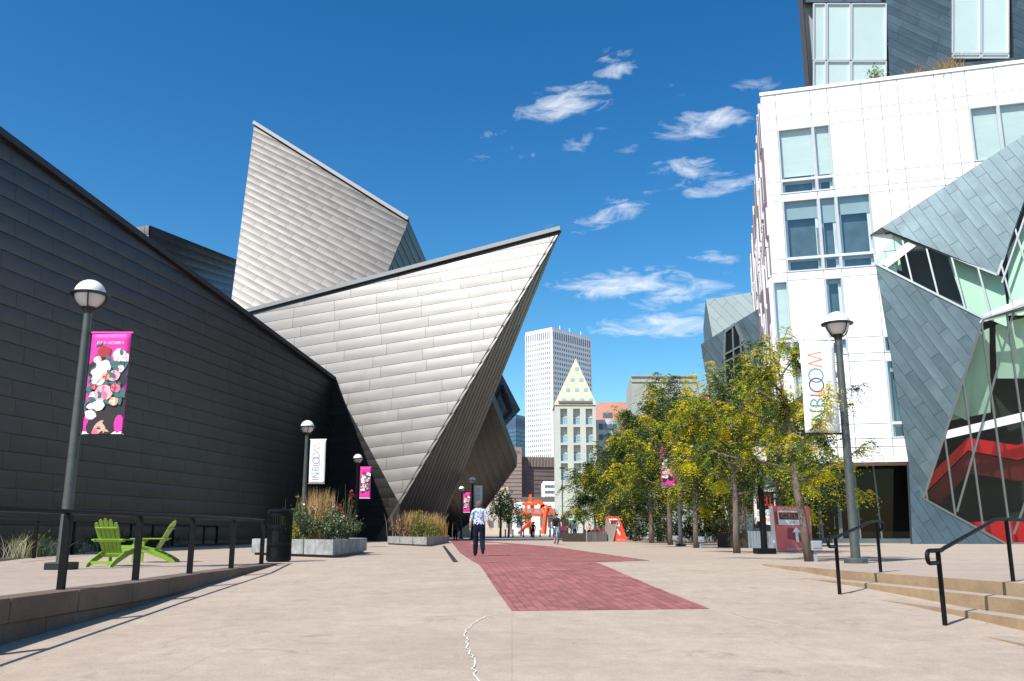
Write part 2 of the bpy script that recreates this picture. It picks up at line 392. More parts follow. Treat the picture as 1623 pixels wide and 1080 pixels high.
def along(pl, s):
    acc = 0
    for i in range(len(pl)-1):
        L = (pl[i+1]-pl[i]).length
        if acc+L >= s: return pl[i].lerp(pl[i+1], (s-acc)/L)
        acc += L
    return pl[-1]
def length(pl): return sum((pl[i+1]-pl[i]).length for i in range(len(pl)-1))
LK = length(kp); rnd = random.Random(3)
def kerb_run(z1, z0, bl, out, off):
    s = -off
    while s < LK:
        a, b = max(s, 0)+.006, min(s+bl, LK)-.006
        if b-a > .1:
            e0, e1 = along(kp, a), along(kp, b); f0, f1 = along(kin, a*length(kin)/LK), along(kin, b*length(kin)/LK)
            t = (e1-e0).normalized(); nrm = Vector((t.y, -t.x, 0))*(out+rnd.uniform(-.004,.004))
            zt = z1+rnd.uniform(-.003,.003); zb = z0
            if ramp_z(min(e0.y, e1.y)) < zt-.01:
                B4 = [e0+nrm, e1+nrm, f1, f0]
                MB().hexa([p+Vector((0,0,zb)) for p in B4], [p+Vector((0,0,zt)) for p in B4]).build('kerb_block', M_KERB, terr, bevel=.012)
        s += bl
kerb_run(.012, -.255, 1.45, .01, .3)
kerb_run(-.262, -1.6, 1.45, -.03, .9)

# right terrace and steps: each step a level slab cut by the sloping ramp
def ext_right(pxs, z, far):
    p = [G(x, y, z) for x, y in pxs]; d = (p[-1]-p[-2]).normalized(); p += [p[-1]+d*4, p[-1]+d*12]
    return p
edges = [([(1209,894.5),(1223,896),(1290,900.5),(1357,906.5),(1440,912),(1540,919.3),(1623,925.6)], 0.0),
         ([(1251,915),(1300,919),(1357,923.5),(1440,932),(1540,942.5),(1623,951.6)], -.15),
         ([(1309,942),(1357,946.5),(1440,956.5),(1540,970),(1623,982)], -.30),
         ([(1497,998.5),(1560,1009),(1623,1020.5)], -.45)]
stairs = None
for k, (pxs, z) in enumerate(edges):
    p = ext_right(pxs, z, 0)
    if k == 0:
        poly = p + [Vector((70, p[-1].y-2, 0)), Vector((70, 21.2, 0)), Vector((p[0].x+.2, 21.2, 0))]
        stairs = MB().prism([q-Vector((0,0,1.7)) for q in poly], (0,0,1.7)).build('right_terrace', M_CONC2)
        tag(stairs, 'raised level terrace at the head of the tan steps', kind='structure')
        # riser facing of the top step
        for i in range(len(p)-1):
            t = (p[i+1]-p[i]).normalized(); nn = Vector((t.y, -t.x, 0))*-.0
        f = MB(); o1 = [q + Vector((-(p[min(i+1,len(p)-1)]-p[max(i-1,0)]).normalized().y*-1, (p[min(i+1,len(p)-1)]-p[max(i-1,0)]).normalized().x*-1, 0))*.02 for i, q in enumerate(p)]
        for i in range(len(p)-1):
            f.hexa([o1[i]+Vector((0,0,-.4)), o1[i+1]+Vector((0,0,-.4)), p[i+1]+Vector((0,.03,-.4)), p[i]+Vector((0,.03,-.4))], [o1[i]+Vector((0,0,.003)), o1[i+1]+Vector((0,0,.003)), p[i+1]+Vector((0,.03,.003)), p[i]+Vector((0,.03,.003))])
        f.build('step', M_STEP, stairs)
    else:
        back = [q+Vector((.25,.6,0)) for q in p]
        poly = p + back[::-1]
        g = MB(); m = len(p)
        for i in range(m-1):
            g.hexa([p[i]-Vector((0,0,.7)), p[i+1]-Vector((0,0,.7)), back[i+1]-Vector((0,0,.7)), back[i]-Vector((0,0,.7))], [p[i], p[i+1], back[i+1], back[i]])
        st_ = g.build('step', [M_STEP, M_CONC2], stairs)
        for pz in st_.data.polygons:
            if pz.normal.z > .9: pz.material_index = 1  # lighter treads over orange-tan risers: the riser shading is painted in

# red brick inlay on the plaza; every paver is a block
zpx = lambda a, b: (600+a/2.319, 840+b/2.319)
bpx = [zpx(*p) for p in ((490,298),(440,230),(380,140),(345,115),(300,85),(262,37),(360,40),(480,49),(640,62),(800,85),(995,113),(785,119),(1000,205),(1215,290))]
bw = [RP(x, y) for x, y in bpx]
M_BRICK = mat('red paver', (.30,.105,.098), .85, var=.3, scale=1.1, rnd=.2, bump=.3, bscale=120, col2=(.235,.08,.075))
M_JOINT = mat('paver joint', (.07,.032,.03), .95, var=.2, scale=20)
ax = (RP(752,893)-RP(808,968)).to_2d().normalized(); ay = Vector((-ax.y, ax.x))
q2 = [(p.x*ax.x+p.y*ax.y, p.x*ay.x+p.y*ay.y) for p in bw]
if area2(q2) < 0: q2.reverse()
def zg(x, y): return ramp_z(y)
def lift(a, b, dz):
    x, y = a*ax.x+b*ay.x, a*ax.y+b*ay.y; return Vector((x, y, zg(x, y)+dz))
bed = MB()
lo = [p for p in clip_rect([(p.x, p.y) for p in bw], -99, 99, -99, RY0)]; hi = [p for p in clip_rect([(p.x, p.y) for p in bw], -99, 99, RY0, 999)]
for pp in (lo, hi):
    if len(pp) > 2: bed.poly([Vector((x, y, zg(x, y)+.0015)) for x, y in pp])
inlay = bed.build('brick_inlay', M_JOINT); tag(inlay, 'red brick paving inlay running up the plaza', kind='structure')
bl, bwid, gp = .29, .145, .011
pieces = []
a0, a1, b0, b1 = min(p[0] for p in q2), max(p[0] for p in q2), min(p[1] for p in q2), max(p[1] for p in q2)
r = 0; b = b0
while b < b1:
    a = a0 - (r % 2)*bl/2
    while a < a1:
        c = clip_rect(q2, a+gp/2, a+bl-gp/2, b+gp/2, b+bwid-gp/2)
        if len(c) > 2 and area2(c) > .004: pieces.append((area2(c) > .97*(bl-gp)*(bwid-gp), c, a+bl/2, b+bwid/2))
        a += bl
    b += bwid; r += 1
pieces.sort(key=lambda t: lift(t[2], t[3], 0).y)
rest = MB(); cnt = 0
bm_full = MB().box((0,0,0), (bl-gp, bwid-gp, .03)).mesh('brick', M_BRICK)
rndb = random.Random(8)
for full, c, ca, cb in pieces:
    P = lift(ca, cb, 0); dz = .0055+rndb.uniform(-.0022,.0022)
    if full and cnt < 300:
        o = bpy.data.objects.new('brick', bm_full); link(o, inlay); cnt += 1
        sl = RS if P.y < RY0 else 0
        X = Vector((ax.x, ax.y, sl*ax.y)).normalized(); Y = Vector((ay.x, ay.y, sl*ay.y)).normalized(); Z = X.cross(Y).normalized()
        M4 = Matrix((X, Y, Z)).transposed().to_4x4(); M4.translation = P+Vector((0,0,dz-.015)); o.matrix_basis = M4
    else:
        top = [lift(x, y, dz) for x, y in c]; k = len(top)
        rest.add([t-Vector((0,0,.02)) for t in top]+top, [tuple(range(k,2*k))]+[(i,(i+1)%k,k+(i+1)%k,k+i) for i in range(k)])
tag(rest.build('brick_field', M_BRICK, inlay), kind='stuff')
# pale band crossing the far end of the inlay
z4 = lambda a, b: (580+a/4.5, 680+b/4.5)
bd = MB(); bd.poly([G(*z4(*p), z=.014) for p in ((735,812),(775,826),(1020,824),(930,813))]); o = bd.build('pale_band', M_CONC2, inlay)

# drain, sealed cracks
dr = thing('trench_drain', RP(711,878), 'narrow black trench drain beside the red brick inlay', 'drain')
z4p = [z4(*p) for p in ((545,834),(562,834),(657,948),(622,948))]; qd = [RP(x, y, .006) for x, y in z4p]
MB().prism([q-Vector((0,0,.03)) for q in qd], (0,0,.03)).build('frame', mat('drain iron', (.03,.026,.024), .7, .3, var=.3), dr, world=True)
for i in range(24):
    t = (i+.5)/24; MB().bar(qd[0].lerp(qd[3], t)+Vector((0,0,.004)), qd[1].lerp(qd[2], t)+Vector((0,0,.004)), .05, .01).build('grate_bar', mat('drain iron', (.03,.026,.024)), dr, world=True)
M_SEAL = mat('crack sealant', (.62,.60,.57), .8, var=.2, scale=12)
def crack(pxs, w, label, seed):
    rr = random.Random(seed); P = [RP(x, y, .004) for x, y in pxs]; D = []
    for i in range(len(P)-1):
        n = max(2, int((P[i+1]-P[i]).length/.09))
        for k in range(n):
            q = P[i].lerp(P[i+1], k/n); D.append(q+Vector((rr.uniform(-.022,.022), rr.uniform(-.015,.015), 0)))
    D.append(P[-1]); mb = MB()
    for i in range(len(D)-1):
        t = (D[i+1]-D[i]).normalized(); s = Vector((-t.y, t.x, 0))*w*.30; s2 = Vector((-t.y, t.x, 0))*w*.30
        z = Vector((0,0,.0)); mb.poly([D[i]-s, D[i+1]-s2, D[i+1]+s2, D[i]+s])
    mb.build('sealed_crack', M_SEAL, o_plaza); return
o_plaza = bpy.data.objects['plaza']
crack([zpx(*p) for p in ((395,318),(352,340),(330,360),(318,385),(326,410),(320,428),(340,455),(356,480),(350,510),(352,535),(364,556)) ]+[(761,1110)], .026, '', 1)
crack([zpx(*p) for p in ((395,318),(440,308),(490,299))], .010, '', 5)
crack([zpx(*p) for p in ((1217,291),(1300,302),(1340,318),(1420,330),(1480,345),(1560,363))], .018, '', 2)
# ------------------------------------------------------------------ titanium-clad museum
def metal_mat(name, col, rough, metal, rnd=.1, var=.08, scale=.8, rrnd=.06, stretch=None):
    m = mat(name, col, rough, metal, var=var, scale=scale, rnd=rnd, stretch=stretch); nt = m.node_tree; b = nt.nodes['Principled BSDF']
    oi = nt.nodes.new('ShaderNodeObjectInfo'); mr = nt.nodes.new('ShaderNodeMapRange'); mr.inputs['To Min'].default_value = rough-rrnd; mr.inputs['To Max'].default_value = rough+rrnd
    nt.links.new(oi.outputs['Random'], mr.inputs['Value']); nt.links.new(mr.outputs[0], b.inputs['Roughness']); return m
M_TI = metal_mat('titanium sheet', (.119,.116,.113), .46, 1.0, rnd=.06, rrnd=.04)
M_TIJ = mat('titanium joint', (.045,.043,.04), .6, .6)
M_CAP = mat('metal coping', (.26,.26,.26), .45, .6)
mus = thing('museum', (-18, 70, 0), 'angular titanium-clad museum with a jutting pointed prow', 'building')
VZ = Vector((0,0,1))
# long wall: vertical plane running away to the corner
wdir = Vector((.17, 1, 0)).normalized()
Pc = R(526, 845, 75.0); Pc.z = 0
wn = Vector((wdir.y, -wdir.x, 0)); PLW = (Pc, wn)
tl = on(PLW, 0, 218); tr = on(PLW, 527, 603); td = (tl-tr)
p_far = tr; p_near = tr + td*1.55
bot = lambda p: Vector((p.x, p.y, -.05))
W_poly = [bot(p_near), bot(p_far), p_far, p_near]
panelize(W_poly, wdir, .76, 2.3, mus, M_TI, M_TIJ, seed=11, gap=.02, th=.035, pillow=.022, stag='random', nind=115, partname='long_wall', n_hint=wn)
MB().bar(p_near+wn*.03+VZ*.12, p_far+wn*.03+VZ*.12, .5, .32).build('coping', mat('dark coping', (.05,.05,.052), .5, .5), mus, world=True)
bk = Vector((-1, .2, 0)).normalized()*12
MB().add([p_near, p_far, p_far+bk, p_near+bk], [(0,1,2,3)]).build('roof', M_TIJ, mus, world=True)

# prow: leaning front face lit by the sun
ud = Vector((.78, -.62, 0)).normalized(); nh = Vector((-.62, -.78, 0)).normalized(); tilt = radians(7)
PLF = (tr - nh*.0, (nh*cos(tilt) - VZ*sin(tilt)).normalized())
PLF = (tr, Vector((-.265,-.94,.195)).normalized())
Bt = on(PLF, 889, 365); Ct = on(PLF, 634, 800); At = on(PLF, 388, 497)
A2 = At + (At-Bt)*.25                                    # carries on behind the long wall
front = [A2, A2 - VZ*8 + nh*0, tr, Ct, Bt]
front[1] = on(PLF, 440, 640)
panelize(front, on(PLF,790,545)-on(PLF,400,585+20), 1.0, 4.1, mus, M_TI, M_TIJ, seed=5, gap=.022, th=.022, pillow=.016, stag='random', nind=105, partname='prow_front')
MB().bar(A2+PLF[1]*.05+VZ*.1, Bt+PLF[1]*.05+VZ*.1, .55, .34).build('coping', M_CAP, mus, world=True)
# shaded flank of the prow
Kg = on(PLF, 600, 858); Kg = Ct + (Ct-Bt).normalized()*6.0; s = Ct.z/(Bt.z-Ct.z); Kg = Ct + (Ct-Bt)*s
Eg = R(690, 851, 84.0); Eg.z = -.05
PLS = plane3(Bt, Ct, Eg)
flank = [Bt, Kg, Eg]
fd = (Eg-Bt).normalized()
panelize([Bt, Eg, Kg], fd, .8, 5.0, mus, M_TI, M_TIJ, seed=6, gap=.03, th=.03, pillow=.008, nind=40, partname='prow_flank')
# recess wall under the prow
Wc = Vector((tr.x, tr.y, -.05))
mb_pts = [tr, Wc, Kg, Ct]
pr = plane3(tr, Wc, Ct); Kc = Vector((Ct.x, Ct.y, -.05))
panelize([tr, Wc, Kc, Ct], (Kc-Wc), .76, 2.3, mus, M_TI, M_TIJ, seed=7, gap=.02, th=.03, pillow=.02, nind=25, partname='recess_wall')
MB().add([Kc, Kg, Ct], [(0,1,2)]).build('keel', M_TIJ, mus, world=True)
# roof of the prow
MB().add([A2, Bt, Eg+VZ*(12), A2+Vector((0,28,-2))], [(0,1,2),(0,2,3)]).build('roof', M_TIJ, mus, world=True)

# upper block
T1 = R(403,197,102); T2 = R(648,350,97.2); T4 = R(366,482,92)
PLU = plane3(T1, T2, T4); T3 = on(PLU, 596, 475); T5 = on(PLU, 380, 540)
panelize([T1, T4, T5, T3, T2], on(PLU,520,390)-on(PLU,420,340), .88, 3.4, mus, M_TI, M_TIJ, seed=9, gap=.022, th=.022, pillow=.017, stag='half', nind=75, partname='upper_block_face')
MB().bar(T1+VZ*.1+PLU[1]*.1, T2+VZ*.1+PLU[1]*.1, .6, .4).build('coping', M_CAP, mus, world=True)
S1 = R(678,419,110); S2 = R(703,476,115); 
panelize([T2, T3, S2], S2-T2, 1.1, 6, mus, M_TI, M_TIJ, seed=10, gap=.04, th=.05, pillow=.03, nind=8, partname='upper_block_side')
MB().add([T1, T2, S1, R(380,420,130)], [(0,1,2,3)]).build('roof', M_TIJ, mus, world=True)
# block behind the long wall
q = [R(205,362,78), R(236,357,78), R(234,440,78), R(205,420,78)]
panelize(q, q[1]-q[0], .9, 3, mus, M_TI, M_TIJ, seed=12, gap=.03, th=.04, pillow=.02, nind=6, partname='rear_block_end')
q1 = R(376,412,112); q2_ = R(376,540,112)
panelize([q[1]+Vector((.05,.05,0)), R(234,470,78), q2_, q1], q1-q[1], .9, 3.2, mus, M_TI, M_TIJ, seed=13, gap=.03, th=.04, pillow=.025, nind=20, partname='rear_block_side')
MB().add([q[0], q[1], q1, R(250,420,120)], [(0,1,2,3)]).build('roof', M_TIJ, mus, world=True)
# cantilevers beyond the prow
pl = plane3(R(780,636,84), R(819,739,95), R(716,852,112)); cc = [on(pl,*p) for p in ((780,636),(819,739),(770,806),(716,852),(690,852))]
panelize(cc, cc[1]-cc[0], .9, 5, mus, M_TI, M_TIJ, seed=14, gap=.04, th=.05, pillow=.03, nind=30, partname='rear_cantilever', back=1.2)
pl = plane3(R(795,594,106), R(824,650,107), R(793,682,104)); cc = [on(pl,*p) for p in ((795,592),(825,650),(793,684),(768,650))]
bx = panelize(cc, cc[1]-cc[0], .9, 4, mus, M_TI, M_TIJ, seed=15, gap=.03, th=.04, pillow=.02, nind=16, partname='rear_box', back=1.2)
wi = [on(pl,*p) for p in ((794,612),(808,652),(788,674),(776,648))]
fr = MB(); nn = pl[1]
for i in range(4): fr.bar(wi[i]+nn*.15, wi[(i+1)%4]+nn*.15, .45, .2, up=nn)
fr.build('window_frame', M_BLACK, bx)
# dark undercroft wall closing the view beneath the prow
cl = [R(612,858,95), R(745,858,118), R(745,760,118), R(612,760,95)]
for c in (cl[0], cl[1]): c.z = -.05
panelize(cl, cl[1]-cl[0], .8, 4, mus, M_TI, M_TIJ, seed=16, gap=.03, th=.04, pillow=0, nind=0, partname='undercroft_wall')

# ------------------------------------------------------------------ right-hand building: white panels, zinc shards, glass
M_WHITE = mat('white panel', (.80,.81,.82), .35, var=.03, scale=.6, rnd=.02, spec=.5)
M_WFR = mat('white aluminium', (.62,.64,.65), .4, .3)
M_GAP = mat('panel joint', (.34,.36,.37), .8)
M_ZINC = metal_mat('zinc sheet', (.105,.150,.168), .45, .5, rnd=.12, var=.2, scale=.9)
M_ZJ = mat('zinc joint', (.045,.06,.068), .6, .3)
M_PALE = mat('pale blind glass', (.50,.61,.58), .06, var=.05, scale=.3, spec=.8, coat=.5, rnd=.05)
M_MIDG = mat('teal glass', (.10,.21,.26), .05, var=.35, scale=.35, spec=.8, coat=.5)
M_MULL = mat('mullion', (.17,.195,.205), .45, .4)
dW = Vector((.963, -.271, 0)).normalized(); P0 = R(1205, 153, 57.0); nW = Vector((dW.y, -dW.x, 0)); PLWH = (P0, nW)
res = thing('residence_block', (P0.x+14, P0.y+6, 0), 'white panelled block with grey zinc shards and slanting glass', 'building')
def uW(x, y): return (on(PLWH, x, y)-P0).dot(dW)
colx = [1205,1228,1283,1310,1363,1393,1421,1479,1507,1528,1573,1623,1668,1715]
cu = [uW(x, 153-.131*(x-1205)) for x in colx]
rowy = [153,191,209,290,311,321,413,434,447,542,567,579,676,699,712,736]
rz = [on(PLWH, 1204+.068*(y-153), y).z for y in rowy]
def WP(u, z, d=0.0): return Vector((P0.x+dW.x*u+nW.x*d, P0.y+dW.y*u+nW.y*d, z))
win = {}
M_GLW = glass_mat('window glass', (.88,.94,.93), .12); M_BLIND = mat('window blind', (.60,.655,.63), .8, var=.06, scale=.5, stretch=(1,1,6)); M_BLIND2 = mat('grey blind', (.30,.38,.40), .8, var=.1, scale=.5)
bk_in = MB()
for c in (1,2): win[(c,2)] = 'p'; win[(c,3)] = 'm'
for c in (9,10,11,12): win[(c,2)] = 'p'
for c in (1,2,3): win[(c,5)] = 'm' if c > 1 else 'm'; win[(c,6)] = 'm'
win[(0,8)] = 'p'; win[(2,8)] = 'm'; win[(0,9)] = 'p'; win[(1,9)] = 'm'; win[(2,9)] = 'm'; win[(1,11)] = 'p'; win[(4,11)] = 'm'; win[(4,12)] = 'm'; win[(4,9)] = 'm'
def inpoly(x, y, P):
    r = False
    for i in range(len(P)):
        (x1,y1),(x2,y2) = P[i], P[(i+1)%len(P)]
        if (y1 > y) != (y2 > y) and x < (x2-x1)*(y-y1)/(y2-y1)+x1: r = not r
    return r
covered = [(1390,373),(1640,211),(1900,60),(1900,900),(1425,900),(1448,733),(1395,420)]
backing = MB()
fac = bpy.data.objects.new('white_facade', None)
for r in range(len(rz)-1):
    for c in range(len(cu)-1):
        u0, u1, z1, z0 = cu[c], cu[c+1], rz[r], rz[r+1]
        if all(inpoly(*proj(WP(u, z)), covered) for u in (u0, u1) for z in (z0, z1)): continue
        k = win.get((c, r)); gx = .022; bd0 = -.62 if k else -.08
        (bk_in if k else backing).hexa([WP(u0,z0,bd0), WP(u1,z0,bd0), WP(u1,z0,bd0-.4), WP(u0,z0,bd0-.4)], [WP(u0,z1,bd0), WP(u1,z1,bd0), WP(u1,z1,bd0-.4), WP(u0,z1,bd0-.4)])
        
        if not k:
            MB().hexa([WP(u0+gx,z0+gx,.0), WP(u1-gx,z0+gx,.0), WP(u1-gx,z0+gx,-.07), WP(u0+gx,z0+gx,-.07)], [WP(u0+gx,z1-gx,.0), WP(u1-gx,z1-gx,.0), WP(u1-gx,z1-gx,-.07), WP(u0+gx,z1-gx,-.07)]).build('panel', M_WHITE, res, world=True)
        else:
            f = MB(); t = .09
            f.bar(WP(u0,z0+t/2,-.02), WP(u1,z0+t/2,-.02), .12, t); f.bar(WP(u0,z1-t/2,-.02), WP(u1,z1-t/2,-.02), .12, t)
            f.bar(WP(u0+t/2,z0+t,-.02), WP(u0+t/2,z1-t,-.02), t, .12); f.bar(WP(u1-t/2,z0+t,-.02), WP(u1-t/2,z1-t,-.02), t, .12)
            w = f.build('window', M_WFR, res, world=True)
            MB().add([WP(u0+t,z0+t,-.07), WP(u1-t,z0+t,-.07), WP(u1-t,z1-t,-.07), WP(u0+t,z1-t,-.07)], [(0,1,2,3)]).build('pane', M_GLW, w)
            f2 = MB(); f2.bar(WP(u0+.02,z0,-.35), WP(u0+.02,z1,-.35), .04, .5, up=dW); f2.bar(WP(u1-.02,z0,-.35), WP(u1-.02,z1,-.35), .04, .5, up=dW); f2.bar(WP(u0,z0+.02,-.35), WP(u1,z0+.02,-.35), .5, .04); f2.bar(WP(u0,z1-.02,-.35), WP(u1,z1-.02,-.35), .5, .04); f2.build('reveal', M_WHITE, w)
            rb_ = random.Random(c*31+r); zb_ = z0+(z1-z0)*(rb_.uniform(.02,.14) if k == 'p' else rb_.uniform(.55,.95))
            MB().add([WP(u0+.06,zb_,-.28), WP(u1-.06,zb_,-.28), WP(u1-.06,z1-.05,-.28), WP(u0+.06,z1-.05,-.28)], [(0,1,2,3)]).build('blind', M_BLIND if k == 'p' else M_BLIND2, w)
backing.build('wall', M_GAP, res, world=True)
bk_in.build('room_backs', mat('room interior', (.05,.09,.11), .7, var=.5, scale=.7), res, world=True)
bpy.data.objects.remove(fac)
uR = cu[-1]
MB().bar(WP(-.05,rz[0]+.12,-.1), WP(uR,rz[0]+.12,-.1), .35, .24).build('coping', M_WHITE, res, world=True)
# body behind the facade, roof terrace, soffit
sd2 = Vector((.25, 1, 0)).normalized()
Q0 = WP(0.35, 0, -.5)
body = [WP(.3,0,-6), WP(uR,0,-6), WP(uR,0,-46), WP(.3,0,-6)+sd2*40]
MB().hexa([p+VZ*(-.02) for p in body], [p+VZ*(rz[0]-.6) for p in body]).build('body', mat('render wall', (.5,.5,.5), .8), res, world=True)
sl = [WP(.02,0,-.55), WP(uR,0,-.55), WP(uR,0,-6.0), WP(.3,0,-6.0)]
MB().hexa([p+VZ*(rz[0]-.55) for p in sl], [p+VZ*(rz[0]-.35) for p in sl]).build('roof_terrace', M_GREYC, res, world=True)
MB().hexa([p+VZ*(rz[-1]-.0) for p in (WP(.02,0,-.06),WP(cu[5],0,-.06),WP(cu[5],0,-6),WP(.3,0,-6))], [p+VZ*(rz[-1]+.25) for p in (WP(.02,0,-.06),WP(cu[5],0,-.06),WP(cu[5],0,-6),WP(.3,0,-6))]).build('soffit', mat('soffit', (.6,.52,.47), .8, var=.05), res, world=True)
# receding side wall with staggered slats
M_SL1 = mat('slat white', (.66,.64,.65), .6); M_SL2 = mat('slat violet', (.13,.10,.13), .6)
side0 = WP(0,0,-.3); sw = MB(); snrm = Vector((-sd2.y, sd2.x, 0))
e0, e1 = side0, side0+sd2*42
sw.hexa([e0+VZ*rz[-3], e1+VZ*rz[-3], e1-snrm*.5+VZ*rz[-3], e0-snrm*.5+VZ*rz[-3]], [e0+VZ*rz[0], e1+VZ*rz[0], e1-snrm*.5+VZ*rz[0], e0-snrm*.5+VZ*rz[0]])
sw.build('side_wall', M_SL1, res, world=True)
sl = MB(); rr = random.Random(21); t = .15
fl = [rz[0], rz[4], rz[7], rz[10], rz[13]]
while t < 41.5:
    for k in range(4):
        for h in range(2):
            za = fl[k+1]+(fl[k]-fl[k+1])*h/2+rr.uniform(-.5,.5); zb = za+(fl[k]-fl[k+1])/2*rr.uniform(.7,1.0)
            zb = min(zb, rz[0]); d = rr.uniform(.04,.24)
            sl.bar(e0+sd2*(t+rr.uniform(0,.2))+snrm*d/2+VZ*za, e0+sd2*(t+rr.uniform(0,.2))+snrm*d/2+VZ*zb, d, rr.uniform(.06,.12), mi=0 if rr.random() < .5 else 1, up=sd2)
    t += rr.uniform(.22,.4)
tag(sl.build('slat_screen', [M_SL1, M_SL2], res, world=True), kind='stuff')

# zinc and glass shards in front of the white wall
def WD(x, y, d): return on((P0+nW*d, nW), x, y)
pa, pb, pc = WD(1379,373,.06), WD(1388,420,.06), WD(1440,734,.06)
PU = plane3(pa, WD(1582,436,2.0), WD(1623,213,1.5))
up = [on(PU,*p) for p in ((1379,373),(1396,361),(1582,436),(1617,336),(1660,214),(1700,170),(1660,190),(1519,280))]
up = [on(PU,*p) for p in ((1379,373),(1396,361),(1582,436),(1617,336),(1670,184))]
panelize(up, on(PU,1500,400)-on(PU,1440,322), .62, 3.0, res, M_ZINC, M_ZJ, seed=31, gap=.022, th=.03, stag='third', nind=110, partname='upper_zinc_shard', slant=.0)
PLo = plane3(pb, WD(1558,506,2.2), pc)
pe, pf = on(PLo,1463,790), on(PLo,1558,506); pcc = on(PLo,1440,733)
panelize([pb, pcc, pe, pf], on(PLo,1480,560)-on(PLo,1420,482), .62, 3.0, res, M_ZINC, M_ZJ, seed=32, gap=.022, th=.03, stag='third', nind=110, partname='lower_zinc_shard')
pgd = G(1592,862.5); pdd = G(1412,861.5); pdd.z = pgd.z = -.02
PD = plane3(pcc, pe, pgd); pd2 = on(PD,1412,860); 
dk = (PD[0].dot(PD[1])-pdd.x*PD[1].x-pdd.z*PD[1].z)/PD[1].y if abs(PD[1].y) > .05 else pdd.y
pdd = Vector((pdd.x, dk, -.02))
panelize([pcc, pdd, pgd, pe], on(PD,1500,850)-on(PD,1460,790), .62, 2.6, res, M_ZINC, M_ZJ, seed=33, gap=.022, th=.03, stag='third', nind=80, partname='foot_zinc_shard')
# glass planes
M_GL = glass_mat('green tinted glass', (.88,.94,.91), .012)
def on2(pl): return lambda a, b: on(pl, a, b)
PG = plane3(pf, pe, pgd)
def glaze(pl, pxpoly, vdir, colw, lines, bands, name, nd=.0):
    """panes between mullions, all in one leaning plane"""
    P = [on(pl,*p) for p in pxpoly]; n = pl[1]
    holder = MB()
    w = None
    fm = MB()
    for i in range(len(P)): fm.bar(P[i]+n*.02, P[(i+1)%len(P)]+n*.02, .13, .16, up=n)
    w = fm.build(name, M_MULL, res, world=True)
    v = (on(pl,*vdir[1])-on(pl,*vdir[0])).normalized(); u = v.cross(n).normalized(); o = P[0]
    q = [((p-o).dot(u), (p-o).dot(v)) for p in P]
    if area2(q) < 0: q.reverse()
    a0, a1 = min(p[0] for p in q), max(p[0] for p in q); b0, b1 = min(p[1] for p in q), max(p[1] for p in q)
    a = a0
    while a < a1:
        c = clip_rect(q, a+.02, a+colw-.02, b0-1, b1+1)
        if len(c) > 2:
            MB().prism([o+u*x+v*y-n*.02 for x, y in c], n*.02).build('pane', M_GL, w)
        thin = clip_rect(q, a+colw-.03, a+colw+.03, b0-1, b1+1)
        if len(thin) > 2:
            ys_ = [y for x, y in thin]; MB().bar(o+u*(a+colw)+v*min(ys_)+n*.04, o+u*(a+colw)+v*max(ys_)+n*.04, .10, .14, up=n).build('mullion', M_MULL, w)
        a += colw
    for (p1, p2) in lines: MB().bar(on(pl,*p1)+n*.09, on(pl,*p2)+n*.09, .10, .12, up=n).build('brace', M_MULL, w)
    for (p1, p2, p3, p4) in bands: MB().prism([on(pl,*p)+n*.02 for p in (p1,p2,p3,p4)], n*.05).build('spandrel', M_WHITE, w)
    return w
glaze(PG, [(1558,506),(1463,790),(1592,861),(1720,866),(1720,466)], ((1550,540),(1592,850)), 1.45, [((1607,491),(1516,811)),((1660,700),(1606,846))],
      [((1552,512),(1560,499),(1720,452),(1720,470)),((1493,697),(1499,683),(1720,630),(1720,645))], 'curtain_wall')
PR = plane3(pb, pf, on(PU,1582,436)-nW*.02)
glaze(PR, [(1380,374),(1395,363),(1581,437),(1616,338),(1660,215),(1720,215),(1720,455),(1558,505),(1389,419)], ((1440,400),(1452,450)), 1.25, [((1640,300),(1588,450))],
      [((1396,418),(1440,384),(1452,390),(1408,424)),((1558,500),(1640,465),(1640,474),(1562,506))], 'ribbon_window')
# rooms behind the glass
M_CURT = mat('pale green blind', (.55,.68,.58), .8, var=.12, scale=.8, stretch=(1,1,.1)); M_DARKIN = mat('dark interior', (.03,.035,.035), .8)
M_RED = mat('red ramp wall', (.80,.010,.022), .45, var=.05); M_RED_SHADE = mat('shaded red wall', (.16,.008,.012), .6)  # the maroon is the ramp's red with its shade put into the colour
def inner(pl, pxs, d, th_, m, name):
    q_ = (pl[0]-nW*d, pl[1]); P = [on(q_,*p) for p in pxs]; return MB().prism(P, nW*(-th_)).build(name, m, res, world=True)
inner(PG, [(1546,530),(1500,668),(1570,654),(1568,520)], 1.0, .08, M_CURT, 'blind'); inner(PG, [(1578,515),(1580,600),(1720,600),(1720,480)], 1.1, .08, M_CURT, 'blind')
inner(PG, [(1506,655),(1530,585),(1541,590),(1536,668)], .7, .08, M_CURT, 'blind')
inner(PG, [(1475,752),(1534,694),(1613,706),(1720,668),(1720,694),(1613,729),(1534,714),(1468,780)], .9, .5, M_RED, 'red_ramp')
inner(PG, [(1466,785),(1534,716),(1613,731),(1720,697),(1720,760),(1613,762),(1534,750),(1490,800)], 1.1, .4, M_RED_SHADE, 'ramp_side')
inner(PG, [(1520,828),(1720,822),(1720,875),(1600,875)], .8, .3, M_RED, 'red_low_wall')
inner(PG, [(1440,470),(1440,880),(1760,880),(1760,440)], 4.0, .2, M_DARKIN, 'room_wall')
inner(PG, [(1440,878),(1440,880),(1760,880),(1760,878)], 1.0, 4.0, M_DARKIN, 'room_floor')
inner(PR, [(1500,400),(1590,440),(1600,520),(1530,490)], 1.0, .08, M_CURT, 'blind'); inner(PR, [(1597,400),(1640,320),(1700,320),(1700,500),(1600,500)], .9, .08, M_CURT, 'blind')
